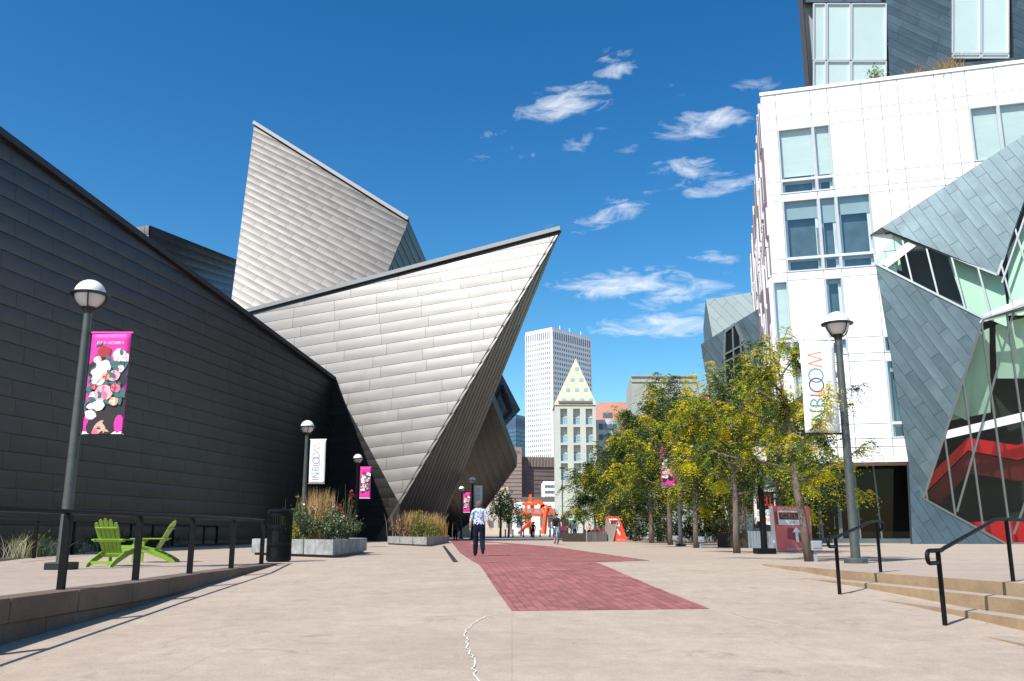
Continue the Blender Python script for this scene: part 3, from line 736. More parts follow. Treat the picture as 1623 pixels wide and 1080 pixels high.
inner(PR, [(1385,370),(1420,380),(1430,430),(1392,418)], .7, .08, M_CURT, 'blind')
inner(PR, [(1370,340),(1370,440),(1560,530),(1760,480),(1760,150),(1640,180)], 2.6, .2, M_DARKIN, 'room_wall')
# lobby recess under the soffit
zs = rz[-1]; rd = -3.2
M_DG = mat('dark lobby glass', (.010,.010,.010), .04, spec=.15)
ul0, ul1 = uW(1283,760), uW(1436,760)
lob = MB().hexa([WP(ul0,-.02,rd), WP(ul1+.8,-.02,rd), WP(ul1+.8,-.02,rd-.15), WP(ul0,-.02,rd-.15)], [WP(ul0,zs,rd), WP(ul1+.8,zs,rd), WP(ul1+.8,zs,rd-.15), WP(ul0,zs,rd-.15)]).build('lobby_glass', M_DG, res, world=True)
for (x1, x2) in ((1362,1372),(1394,1408),(1330,1338),(1300,1303)):
    a, b = uW(x1,745), uW(x2,850); MB().bar(WP(a,zs,rd+.06), WP(b,0,rd+.06), .10, .1, up=nW).build('mullion', M_MULL, lob)
dfr = MB(); da, db = uW(1303,765), uW(1334,765)
dfr.bar(WP(da,0,rd+.1), WP(da-.15,3.3,rd+.1), .16, .12, up=nW); dfr.bar(WP(db,0,rd+.1), WP(db,3.3,rd+.1), .16, .12, up=nW); dfr.bar(WP(da-.2,3.3,rd+.1), WP(db+.05,3.3,rd+.1), .16, .12, up=nW)
door = dfr.build('door', mat('door frame', (.16,.17,.17), .4, .5), res, world=True)
MB().bar(WP(db-.4,.9,rd+.2), WP(db-.4,1.7,rd+.2), .05, .05).build('handle', M_MULL, door)
kick = MB().bar(WP(ul0,.14,rd+.12), WP(ul1+.8,.14,rd+.12), .1, .3).build('plinth', M_ZINC, res, world=True)
# concrete pier left of the lobby
ua, ub = uW(1247,760), uW(1281,760); um = uW(1264,800)
for (x, y) in ((ua, um-.02), (um+.02, ub)):
    MB().hexa([WP(x,-.02,-.2), WP(y,-.02,-.2), WP(y,-.02,-2.4), WP(x,-.02,-2.4)], [WP(x,zs,-.2), WP(y,zs,-.2), WP(y,zs,-2.4), WP(x,zs,-2.4)]).build('concrete_pier', M_GREYC, res, world=True)
# leaning zinc fin that carries the exhibit sign
fp = [(1197,858),(1240,858),(1236,800),(1222,742),(1205,742)]; FY = 50.0
FP = [R(x, y, FY-(y-742)*.004) for x, y in fp]; FP[0].z = FP[1].z = -.02
panelize(FP, VZ, .9, 3.4, res, M_ZINC, M_ZJ, seed=35, gap=.02, th=.03, stag='half', nind=20, partname='zinc_fin', back=.9)

# upper tower set back on the roof terrace
M_ZINC2 = M_ZINC
TY = 60.0
tz0 = rz[0]-.4
def T(x, y, d=0): return R(x, y, TY-d)
tl_ = T(1277,140); ttop = T(1277,-190).z
tx0, tx1 = tl_.x, T(1760,60).x
PT = (Vector((tx0, TY, 0)), Vector((0,-1,0)))
def tb(x0, x1, z0, z1, m, name, d=.0, th_=.3): return MB().box(((x0+x1)/2, TY+th_/2-d, (z0+z1)/2), (x1-x0, th_, z1-z0)).build(name, m, res, world=True)
wz1, wz0 = T(1340,6).z, tz0
def X(px, py): return T(px, py).x
def Zt(py, px=1400): return T(px, py).z
# zinc fields: left jamb strip, between the bays, right of the second bay, above
panelize([T(1406,30), T(1411,150), T(1512,150), T(1503,-120), T(1396,-120)], T(1500,60)-T(1420,25), .62, 3.0, res, M_ZINC2, M_ZJ, seed=36, gap=.022, th=.03, nind=60, partname='tower_zinc')
panelize([T(1277,4), T(1396,4), T(1396,-120), T(1274,-120)], T(1500,60)-T(1420,25), .62, 3.0, res, M_ZINC2, M_ZJ, seed=37, gap=.022, th=.03, nind=6, partname='tower_zinc')
panelize([T(1600,-120), T(1609,150), T(1780,150), T(1780,-120)], T(1500,60)-T(1420,25), .62, 3.0, res, M_ZINC2, M_ZJ, seed=38, gap=.022, th=.03, nind=10, partname='tower_zinc')
panelize([T(1512,101), T(1512,150), T(1609,150), T(1609,92)], T(1500,60)-T(1420,25), .62, 3.0, res, M_ZINC2, M_ZJ, seed=39, gap=.022, th=.03, nind=6, partname='tower_zinc')
def bay(cols, rows, m):
    for i in range(len(cols)-1):
        for j in range(len(rows)-1):
            pa_, pb_ = T(cols[i], rows[j+1]), T(cols[i+1], rows[j+1]); pc_, pd_ = T(cols[i+1], rows[j]), T(cols[i], rows[j])
            f = MB(); P = [pa_, pb_, pc_, pd_]; P = [p+Vector(((.06 if kk in (0,3) else -.06), 0, (.06 if kk < 2 else -.06))) for kk, p in enumerate(P)]
            for k in range(4): f.bar(P[k]+Vector((0,-.03,0)), P[(k+1)%4]+Vector((0,-.03,0)), .09, .14 if k % 2 else .13, up=(0,1,0))
            w = f.build('window', M_WFR, res, world=True)
            MB().add([p+Vector((0,.03,0)) for p in P], [(0,1,2,3)]).build('pane', m, w)
bay([1288,1309,1348,1405], [6,97,148], M_PALE); bay([1508,1554,1599], [-60,86,94], M_PALE)
kx = (TY+10)/TY; sdq = [(tx0-.1,TY-.1),(tx0+.25,TY-.1),(tx0*kx+.9,TY+10),(tx0*kx+.5,TY+10)]
MB().hexa([Vector((a,b,tz0)) for a,b in sdq], [Vector((a,b,ttop)) for a,b in sdq]).build('tower_side', mat('dark side cladding', (.05,.05,.055), .6), res, world=True)
bdq = [(tx0+.4,TY+.6),(tx1,TY+.6),(tx1,TY+9.5),(tx0*kx+1.0,TY+9.5)]
MB().hexa([Vector((a,b,tz0)) for a,b in bdq], [Vector((a,b,ttop-.4)) for a,b in bdq]).build('tower_body', M_GAP, res, world=True)

# second wing farther back, seen between the trees and the slatted side
wing = thing('zinc_wing', R(1160,850,92), 'faceted zinc wing with dark glazing beyond the slatted wall', 'building'); wing.location.z = 0
ww = [R(*p, Y) for p, Y in (((1111,546),86),((1206,487),80),((1212,640),80),((1218,857),80),((1150,857),86),((1130,650),86))]
plw = plane3(ww[0], ww[1], ww[3]); wp_ = [on(plw,*p) for p in ((1111,546),(1207,487),(1215,640),(1215,856),(1160,856))]
panelize(wp_, on(plw,1170,570)-on(plw,1130,520), .9, 4.0, wing, M_ZINC, M_ZJ, seed=41, gap=.03, th=.04, nind=50, partname='wall', back=6)
gw = [on(plw,*p)+plw[1]*.06 for p in ((1151,527),(1167,514),(1181,545),(1204,612),(1205,660),(1155,660),(1150,565))]
wf = MB()
for i in range(len(gw)): wf.bar(gw[i]+plw[1]*.05, gw[(i+1)%len(gw)]+plw[1]*.05, .25, .2, up=plw[1])
wfo = wf.build('window', M_MULL, wing, world=True); MB().poly(gw).build('pane', M_DG, wfo)
for a, b in (((1163,520),(1168,655)),((1175,535),(1184,655)),((1190,575),(1196,655)),((1152,562),(1181,546)),((1152,574),(1187,556))):
    MB().bar(on(plw,*a)+plw[1]*.12, on(plw,*b)+plw[1]*.12, .16, .16, up=plw[1]).build('mullion', M_MULL, wfo)
w2 = [R(1119,476,104), R(1190,464,100), R(1190,530,100), R(1130,560,104)]
pl2 = plane3(w2[0], w2[1], w2[3]); wq = [on(pl2,*p) for p in ((1119,476),(1190,464),(1215,540),(1132,548))]
panelize(wq, on(pl2,1160,520)-on(pl2,1130,490), .9, 5.0, wing, mat('light zinc', (.42,.48,.47), .4, .4, rnd=.06), M_ZJ, seed=42, gap=.03, th=.04, nind=30, partname='roof_shard')
w3 = [R(1119,476,104), R(1132,548,104), R(1119,560,110), R(1115,525,110)]
panelize(w3 if False else [w2[0], on(pl2,1132,548), on(plane3(w2[0], on(pl2,1132,548), R(1115,522,109)),1117,548), R(1115,522,109)], VZ, .9, 4, wing, M_ZINC, M_ZJ, seed=43, gap=.03, th=.04, nind=8, partname='shard_side')

# ------------------------------------------------------------------ city beyond
def simple_box(name, loc, pts, h, m, label, cat='building'):
    o = thing(name, loc, label, cat); MB().hexa([Vector((p[0],p[1],-.05)) for p in pts], [Vector((p[0],p[1],h)) for p in pts]).build('wall', m, o, world=True); return o
# white gridded tower
c0 = R(875,519,420); cL = R(833,527,432); cR = R(936,535,443); cB = cL+cR-c0; H = c0.z
tow = thing('office_tower', (c0.x, c0.y, 0), 'tall white office tower with a grid of small square windows', 'building')
M_TW = mat('tower white', (.80,.82,.86), .6); M_TG = mat('tower glass', (.10,.14,.18), .2, spec=.8)
def gz(p, z): return Vector((p.x, p.y, z))
ins = lambda p: p + (cB-c0).normalized()*.45
core = [gz(ins(p), 0) for p in (c0, cR, cB, cL)]
MB().hexa([gz(p,-.05) for p in core], [gz(p,H-1) for p in core]).build('glass_core', M_TG, tow, world=True)
MB().hexa([gz(p,H-1.2) for p in (c0,cR,cB,cL)], [gz(p,H) for p in (c0,cR,cB,cL)]).build('parapet', M_TW, tow, world=True)
for (a, b, nc, nm) in ((cL, c0, 14, 'left_grid'), (c0, cR, 18, 'right_grid')):
    g = MB(); d = (gz(b,0)-gz(a,0)); L = d.length; d.normalize(); nn = Vector((d.y,-d.x,0)); nfl = 39; fh = (H-1.2)/nfl; bwid = L/nc
    for i in range(nc+1):
        p = gz(a,0)+d*(bwid*i); p -= nn*.2
        g.bar(p, p+VZ*(H-1.2), bwid*.42, .5, up=nn)
    for j in range(nfl+1):
        if j >= nfl-1 and j < nfl: continue
        z = fh*j; g.bar(gz(a,z)-nn*.25, gz(b,z)-nn*.25, .4, fh*.46)
    g.build(nm, M_TW, tow, world=True)
mast = MB()
for t in (.2,.45,.75): 
    p = gz(c0,H).lerp(gz(cR,H), t)+Vector((0,3,0)); mast.bar(p, p+VZ*2.5, .25)
mast.build('antenna', M_TW, tow, world=True)
# blue glass tower
bt = thing('glass_tower', R(812,700,520), 'dark blue glass office tower behind the museum cantilever', 'building'); bt.location.z = 0
M_BG = mat('blue tower glass', (.10,.19,.30), .12, .3, spec=.8, var=.15, scale=.05)
A_, B_, C_ = R(790,662,540), R(818,657,520), R(840,660,535); hh = B_.z
foot = [gz(p,0) for p in (A_, B_, C_, C_+Vector((-10,40,0)), A_+Vector((0,40,0)))]
MB().prism([p-VZ*.05 for p in foot], VZ*hh).build('wall', M_BG, bt, world=True)
gb = MB()
for a, b, n in ((A_, B_, 9), (B_, C_, 7)):
    for j in range(1, 27): z = hh*j/27; gb.bar(gz(a,z)+Vector((0,-.1,0)), gz(b,z)+Vector((0,-.1,0)), .2, .5 if j != 25 else 3.5)
    for i in range(n+1): p = gz(a,0).lerp(gz(b,0), i/n)+Vector((0,-.1,0)); gb.bar(p, p+VZ*hh, .25)
gb.build('mullion_grid', mat('tower mullion', (.05,.09,.14), .4), bt, world=True)
# brown hotel podium with ribbed top
hb = thing('brown_hotel', (R(840,760,300).x, 305, 0), 'brown precast hotel block with ribbed top storey', 'building')
M_BR = mat('brown precast', (.26,.19,.165), .85, var=.12, scale=.3); M_BR2 = mat('dark brown precast', (.14,.105,.095), .85, var=.15, scale=.3)
x0, x1, x2 = R(780,760,300).x, R(827,760,300).x, R(884,760,300).x; z1, z2 = R(815,709,300).z, R(860,725,306).z
b1 = [(x0,300),(x1,300),(x1,330),(x0,330)]; MB().hexa([Vector((*p,-.05)) for p in b1], [Vector((*p,z1)) for p in b1]).build('stair_tower', M_BR, hb, world=True)
b2 = [(x1+.05,304),(x2,306),(x2,340),(x1+.05,340)]; MB().hexa([Vector((*p,-.05)) for p in b2], [Vector((*p,z2)) for p in b2]).build('wall', M_BR2, hb, world=True)
rb = MB(); 
for i in range(24): xx = x1+.3+(x2-x1-.5)*i/23; rb.box((xx, 303.7+2*i/23, z2-1.7), (.28,.5,3.4))
rb.build('rib_course', M_BR, hb, world=True)
jb = MB()
for j in range(1, 16): jb.bar(Vector((x1+.1,303.95,z2-3.4-j*1.45)), Vector((x2,305.9,z2-3.4-j*1.45)), .15, .12)
for j in range(1, 18): jb.bar(Vector((x0,299.96,z1-4-j*1.3)), Vector((x1,299.96,z1-4-j*1.3)), .15, .1)
jb.build('joint_line', M_BR2, hb, world=True)
sg = MB(); put_text(sg, 'Sheraton', 2.2, Vector((R(814,717,299.6).x, 299.8, R(814,716,300).z)), (1,0,0), (0,0,1), width=(x1-R(804,717,300).x)*.85)
sg.build('lettering', mat('sign red', (.45,.01,.04), .5), hb, world=True)
# low white offices
lw = thing('white_office', (R(872,790,270).x, 274, 0), 'low white office block with three strips of windows', 'building')
a, b = R(861,763,270), R(890,763,270); P = [(a.x,270),(b.x,270),(b.x,290),(a.x,290)]
MB().hexa([Vector((*p,-.05)) for p in P], [Vector((*p,a.z)) for p in P]).build('wall', M_TW, lw, world=True)
for j, yy in enumerate((771,780,789)):
    for i in range(5): 
        p = R(865.5+i*4.6, yy, 270); MB().box((p.x, 269.95, p.z), (.72,.2,.7)).build('window', M_TG, lw, world=True)
# museum annex, white terrace building behind the sculpture
aw = thing('white_pavilion', (R(845,820,230).x, 234, 0), 'low white stepped pavilion behind the orange sculpture', 'building')
for (xa, xb, yt, yb, Y, m, nm) in ((815,880,796,806,231,M_TW,'cornice'),(812,882,806,843,232,M_TW,'wall'),(828,884,788,798,240,M_BR2,'roof')):
    a, b = R(xa,yt,Y), R(xb,yb,Y); zb = b.z if nm != 'wall' else -.05; MB().box(((a.x+b.x)/2, Y+3, (a.z+zb)/2), (b.x-a.x, 6 if nm != 'cornice' else 6.6, a.z-zb)).build(nm, m, aw, world=True)
for xx in (823, 836, 860, 872): 
    a = R(xx,818,231.8); MB().box((a.x, 231.9, a.z-1.3), (1.3,.3,3.0)).build('window', M_TG, aw, world=True)
# library tower with pyramid gable
LY = 200.0
lib = thing('library_tower', (R(912,840,LY).x, LY+6, 0), 'pale stone library tower with a pointed gable and three window columns', 'building')
M_ST = concrete_mat('pale green stone', (.47,.50,.44), (.55,.57,.50), spots=False, joints=1.1); M_ST2 = concrete_mat('cream stone', (.50,.45,.34), (.58,.52,.40), spots=False, joints=1.1)
def LX(px): return R(px,700,LY).x
def LZ(py): return R(912,py,LY).z
xl, xr, zt = LX(880), LX(945), LZ(642)
wx = [(888.5,899.5),(909,920),(929,940)]; wyy = [(648,673),(677,702),(705.5,731),(734.5,761)]
# wall with real openings: bands and piers
st = MB(); rows = [zt]+[z for a, b in wyy for z in (LZ(a), LZ(b))]+[-.05]
for i in range(0, len(rows)-1, 2): st.box(((xl+xr)/2, LY+.6, (rows[i]+rows[i+1])/2), (xr-xl, 1.2, rows[i]-rows[i+1]))
for a, b in wyy:
    xs_ = [xl]+[LX(p) for q in wx for p in q]+[xr]
    for k in range(0, len(xs_), 2): st.box(((xs_[k]+xs_[k+1])/2, LY+.6, (LZ(a)+LZ(b))/2), (xs_[k+1]-xs_[k], 1.2, LZ(a)-LZ(b)-.004))
st.build('wall', M_ST, lib, world=True)
MB().box(((xl+xr)/2, LY+5, zt/2), (xr-xl-.3, 7.4, zt-.3)).build('body', M_ST, lib, world=True)
M_LG = mat('library glass', (.22,.42,.50), .06, spec=.8, coat=.4)
for a, b in wyy:
    for p, q_ in wx:
        xa, xb, za, zb = LX(p), LX(q_), LZ(a), LZ(b); zm = zb+(za-zb)*.44
        w = MB().box(((xa+xb)/2, LY+1.1, (za+zm)/2), (xb-xa-.05, .15, za-zm)).build('window', M_ST, lib, world=True)
        MB().box(((xa+xb)/2, LY+.75, (zm+zb)/2), (xb-xa-.05, .1, zm-zb)).build('pane', M_LG, w)
        fr = MB(); fr.box(((xa+xb)/2, LY+.68, zm), (xb-xa-.05,.12,.14)); fr.box(((xa+xb)/2, LY+.68, (zm+zb)/2), (.1,.1,zm-zb)); fr.box(((xa+xb)/2, LY+.68, zb+(zm-zb)*.5), (xb-xa-.05,.1,.08)); fr.build('frame', M_WFR, w)
apx = Vector((R(912.5,568,LY+5).x, LY+5, R(912.5,568,LY+5).z)); e = .25
bs = [Vector((xl-e,LY-e,zt)), Vector((xr+e,LY-e,zt)), Vector((xr+e,LY+10,zt)), Vector((xl-e,LY+10,zt))]
MB().add(bs+[apx], [(0,1,4),(1,2,4),(2,3,4),(3,0,4),(3,2,1,0)]).build('pyramid_roof', M_ST2, lib, world=True)
MB().box(((xl+xr)/2, LY-.2, LZ(637.5)), (xr-xl-1.6,.5,.45)).build('ledge', mat('dark ledge', (.2,.15,.12), .8), lib, world=True)
plp = plane3(bs[0], bs[1], apx)
for py, pxs in ((585,(914,)),(602,(907,921)),(618,(900,914,928)),(634.5,(893.5,907,921.5,936))):
    for px in pxs:
        P = [on(plp,px+sx*2.9,py+sy*2.4) for sx, sy in ((-1,1),(1,1),(1,-1),(-1,-1))]
        MB().prism([p+plp[1]*.12 for p in P], -plp[1]*.3).build('window', M_LG, lib, world=True)
# library rotunda, pink and green blocks
ro = thing('library_rotunda', (R(968,840,LY+8).x, LY+12, 0), 'pale blue round library wing with small windows', 'building')
cx_, rad = R(968,760,LY+8).x, (R(993,760,LY+8).x-R(945,760,LY+8).x)/2; zt2 = R(968,663,LY+6).z
mb = MB().lathe([(rad,-.05),(rad,zt2),(0,zt2)], 40, (0,0,0)); o = mb.build('wall', mat('pale blue stone', (.50,.58,.60), .8, var=.06, scale=.4), ro, smooth=False)
for k, ang in enumerate((-118,-100,-82,-64)):
    for zz in (zt2-1.7, zt2-4.2, zt2-8.5, zt2-13):
        a = radians(ang); MB().box((rad*cos(a), rad*sin(a), zz), (.5,.9,1.3), M=Matrix.Rotation(a, 3, 'Z')).build('window', M_TG, ro)
def blk(name, xa, xb, yt, Y, dep, m, label):
    a, b = R(xa,yt,Y), R(xb,yt,Y); o = thing(name, ((a.x+b.x)/2, Y, 0), label, 'building')
    MB().box(((a.x+b.x)/2, Y+dep/2, a.z/2), (b.x-a.x, dep, a.z+.1)).build('wall', m, o, world=True); return o, a, b
o, a, b = blk('pink_block', 950, 996, 638, LY+30, 14, mat('pink stucco', (.62,.30,.24), .85, var=.05, scale=.3), 'pink stucco block rising behind the rotunda')
for px in (958, 963, 968, 983, 988): p = R(px,658,LY+29.9); MB().box((p.x, LY+30, p.z), (.8,.2,1.3)).build('window', M_TG, o, world=True)
gmat = concrete_mat('grey green concrete', (.30,.33,.29), (.40,.42,.37), spots=False, joints=3)
a, b = R(1000,597,LY+6), R(1105,597,LY+6); gb_ = thing('grey_green_block', ((a.x+b.x)/2, LY+14, 0), 'big plain grey green concrete library block', 'building')
lft = R(992,605,LY+26)
fp = [(a.x,LY+6),(b.x,LY+6),(b.x,LY+40),(lft.x,LY+26)]
MB().hexa([Vector((*p,-.05)) for p in fp], [Vector((*p,a.z)) for p in fp]).build('wall', gmat, gb_, world=True)
cp = MB(); cp.bar(Vector((a.x,LY+5.9,a.z-1.2)), Vector((b.x,LY+5.9,a.z-1.2)), .3, .3); cp.bar(Vector((a.x,LY+5.9,a.z+.1)), Vector((b.x,LY+5.9,a.z+.1)), .5, .3); cp.build('cornice', gmat, gb_, world=True)
oc, a, b = blk('cream_block', 690, 806, 772, 270, 20, mat('cream stucco', (.50,.42,.33), .85, var=.08, scale=.3), 'cream block glimpsed left of the brown stair tower')
for k in range(9):
    for zz in (3, 7, 11): MB().box((a.x+2+k*2.5, 269.95, zz), (1.1,.2,1.9)).build('window', M_TG, oc, world=True)
blk('peach_block', 1113, 1140, 622, LY+20, 14, mat('peach stucco', (.55,.25,.19), .85, var=.05, scale=.3), 'narrow salmon block beside the grey green library')
# ------------------------------------------------------------------ trees
M_BARK = mat('bark', (.13,.10,.08), .9, var=.4, scale=9, bump=.6, bscale=30, stretch=(1,1,.25))
LEAF = [mat('leaf dark green', (.016,.036,.010), .5, trans=(.03,.07,.012)), mat('leaf green', (.05,.10,.015), .5, trans=(.14,.24,.02)),
        mat('leaf yellow green', (.22,.30,.010), .55, trans=(.46,.58,.012)), mat('leaf yellow', (.66,.53,.008), .55, trans=(.85,.70,.01))]
class Leaves:
    def __init__(s): s.v = []; s.f = []; s.m = []
    def quad(s, p, a, b, mi):
        k = len(s.v); s.v += [p-a*.5, p+b*.5, p+a*.5, p-b*.5]; s.f.append((k,k+1,k+2,k+3)); s.m.append(mi)
    def build(s, name, parent, mats=None):
        me = bpy.data.meshes.new(name); me.from_pydata([tuple(x) for x in s.v], [], s.f)
        for m in (mats or LEAF): me.materials.append(m)
        me.polygons.foreach_set('material_index', s.m); me.update()
        o = bpy.data.objects.new(name, me); link(o, parent); return o
def rv(r): 
    while True:
        v = Vector((r.uniform(-1,1), r.uniform(-1,1), r.uniform(-1,1)))
        if .05 < v.length < 1: return v.normalized()
def honey_locust(loc, h, cr, seed, mix, fronds, lsize, label, group, fork=.28, lean=(0,0), bias=(0,0), keep=.72):
    """slim trunk, ascending limbs, drooping fronds of small leaflets; mix = weights of the four leaf colours"""
    r = random.Random(seed); t = thing('honey_locust', loc, label, 'tree', group)
    wood = MB(); tips = []
    fz = h*fork; tr_ = .05+h*.009
    trunk = [Vector((0,0,-.05)), Vector((lean[0]*.4, lean[1]*.4, fz*.5)), Vector((lean[0], lean[1], fz)), Vector((lean[0]*1.5+r.uniform(-.1,.1), lean[1]*1.3, h*.55)), Vector((lean[0]*1.6+r.uniform(-.25,.25), r.uniform(-.2,.2), h*.86))]
    wood.tube(trunk, [tr_*1.25, tr_, tr_*.9, tr_*.55, tr_*.15], 8)
    nl = 9
    for i in range(nl):
        zf = fork+.02+(i/nl)*.5; base = trunk[2].lerp(trunk[4], max(0,(zf-fork)/(.86-fork))) if zf > fork else trunk[2]
        a = i*2.4+r.uniform(-.4,.4); L = cr*r.uniform(.75,1.05)*(1-.45*(i/nl)); el = r.uniform(.1,.5)+.75*(i/nl)
        d = Vector((cos(a), sin(a), 0)); pts = [base]; 
        for k in range(1, 5):
            s = k/4; pts.append(base+d*L*s*cos(el*.6)+Vector((bias[0]*s, bias[1]*s, L*sin(el)*(s-.22*s*s)))+rv(r)*.1*L*s*.6)
        rad = tr_*.5*(1-.4*i/nl); wood.tube(pts, [rad, rad*.7, rad*.5, rad*.32, rad*.1], 5, caps=False)
        for k in range(1, 5):
            for j in range(3 if k > 1 else 1):
                b = pts[k-1].lerp(pts[k], r.random()); dd = (rv(r)+d*.6+Vector((0,0,.25))).normalized(); ln = cr*r.uniform(.22,.5)
                e = b+dd*ln; m_ = b.lerp(e, .5)+rv(r)*ln*.12; wood.tube([b, m_, e], [rad*.3, rad*.2, .006], 4, caps=False); tips += [(b, m_, e)]
    for i in range(6):
        b = trunk[3].lerp(trunk[4], r.random()); e = b+(rv(r)+Vector((0,0,1.2))).normalized()*cr*r.uniform(.25,.5); wood.tube([b, b.lerp(e,.5)+rv(r)*.05, e], [tr_*.2, tr_*.12, .006], 4, caps=False); tips.append((b, b.lerp(e,.5), e))
    wood.build('trunk', M_BARK, t, smooth=True); wood2 = MB()
    for i in range(len(tips)):                                   # a few long sprays break the outline
        if r.random() < .08:
            b, m_, e = tips[i]; e2 = e+(e-b).normalized()*cr*r.uniform(.15,.32)+Vector((0,0,r.uniform(0,.15)*cr)); wood2.tube([e, e.lerp(e2,.5)+rv(r)*.05, e2], [.012,.009,.005], 4, caps=False); tips.append((b.lerp(e,.7), e, e2))
    tag(wood2.build('twigs', M_BARK, t), kind='stuff')
    tips = [q for q in tips if r.random() < keep]
    lv = Leaves(); w = mix; tot = sum(w)
    clump = {}
    for i in range(fronds):
        ti = r.randrange(len(tips)); b, m_, e = tips[ti]
        if ti not in clump: clump[ti] = r.uniform(-.5,.5)
        s = r.random()**.7; p = b.lerp(m_, s*2) if s < .5 else m_.lerp(e, s*2-1)
        p = p+rv(r)*lsize*1.2
        d = (rv(r)+(e-b).normalized()*.5); d.z = d.z*.35+.15; d.normalize(); L = lsize*r.uniform(3.0,5.5)
        x = r.random()*tot; 
        x = min(max(x+clump[ti]*tot,0), tot*.999); mi = 0
        while mi < 3 and x > w[mi]: x -= w[mi]; mi += 1
        side = d.cross(Vector((0,0,1))).normalized(); n = 7
        for k in range(n):
            q = k/(n-1); c = p+d*L*q-Vector((0,0,1))*L*.85*q*q
            for sg in (-1, 1):
                ax_ = (side*sg+d*.35+Vector((0,0,-.45-.5*q))+rv(r)*.35).normalized(); ln = lsize*r.uniform(.75,1.2)*(1-.3*q)
                wv = ax_.cross(rv(r)).normalized()*ln*.42
                m2 = mi if r.random() < .86 else max(0, min(3, mi+r.choice((-1,1))))
                lv.quad(c+ax_*ln*.55, ax_*ln, wv, m2)
    lv.build('crown', t)
    return t
YEL, MIX, DRK = (1.5,1.7,1.6,1.4), (3.0,2.1,.7,.3), (3.6,1.8,.3,.06)
g_t = None
def gp(x, y): p = G(x, y); p.z = 0; return p
honey_locust(gp(1283,890), 6.0, 2.4, 101, YEL, 2300, .076, 'yellowing honey locust with leaning trunk beside the red arrow sign board', g_t, fork=.30, lean=(-.18,.05), bias=(-.25,.1))
honey_locust(gp(1168,877), 6.6, 2.9, 102, YEL, 3200, .092, 'golden honey locust on the paving beside the black stub pole', g_t, fork=.28, lean=(.05,0))
honey_locust(gp(1104,868.7), 7.8, 3.2, 103, (2.2,2.1,1.2,.6), 3200, .114, 'yellow green honey locust with pale trunk between two lamp posts', g_t, fork=.24)
honey_locust(gp(1063,864), 10.2, 3.6, 104, MIX, 2900, .145, 'taller green and yellow honey locust with a grey trunk box', g_t, fork=.21)
honey_locust(gp(1033,861), 10.8, 3.8, 105, (3.0,2.0,.7,.3), 2700, .155, 'green honey locust just right of the tent-shaped red sign', g_t, fork=.19)
TR = 'dark green honey locusts along the plaza'
for k, (x, Y, hh, cr) in enumerate(((10.6,61,10.6,3.6),(9.4,69,8.2,3.2),(9.0,79,8.6,3.4),(8.3,90,7.4,3.0),(13.4,45,8.0,3.0),(14.4,56,9.0,3.4),(15.5,70,9.5,3.6),(12.5,95,9,3.5),(16.5,84,9.6,3.8))):
    honey_locust((x, Y, 0), hh*1.2, cr*1.1, 120+k, DRK if k not in (3, 5) else (2.2,2.0,1.0,.5), 1600, .205, 'dark green honey locust in the row behind the tent-shaped sign', TR, fork=.16)
# street trees far down the plaza
def round_tree(loc, h, cr, seed, label, n=900, ls=.3, group=None):
    r = random.Random(seed); t = thing('street_tree', loc, label, 'tree', group)
    wood = MB(); wood.tube([(0,0,-.05),(.05,0,h*.3),(0,.1,h*.7)], [.16,.12,.04], 7); cen = Vector((0,0,h*.62))
    cl = [cen+Vector((rv(r).x*cr*.7, rv(r).y*cr*.7, r.uniform(-.6,.75)*h*.36)) for _ in range(16)]
    for c in cl: wood.tube([(0,0,h*.3), Vector((0,0,h*.3)).lerp(c,.5)+rv(r)*.2, c], [.06,.04,.02], 4, caps=False)
    wood.build('trunk', M_BARK, t, smooth=True); lv = Leaves()
    for i in range(n):
        c = r.choice(cl); p = c+rv(r)*cr*.42*r.random()**.4; a = rv(r); b = a.cross(rv(r)).normalized(); lv.quad(p, a*ls*r.uniform(.6,1.3), b*ls*r.uniform(.35,.7), r.choice((0,0,0,1,1,2)))
    lv.build('crown', t); return t
def at(px, Y): p = R(px,845,Y); return Vector((p.x, p.y, 0))
round_tree(at(793,112), 6.6, 2.6, 201, 'small leafy street tree at the tip of the dark cantilever', 1500, .28)
round_tree(at(806,122), 5.6, 2.0, 202, 'lower street tree tucked beside the brown stair tower', 900, .28)
SG = 'street trees around the orange sculpture'
for k, (px, Y, hh) in enumerate(((826,150,5.2),(872,185,6),(905,150,4),(925,140,5.5))): round_tree(at(px,Y), hh, 1.8, 210+k, 'small round street tree near the orange sculpture', 420, .34, SG)

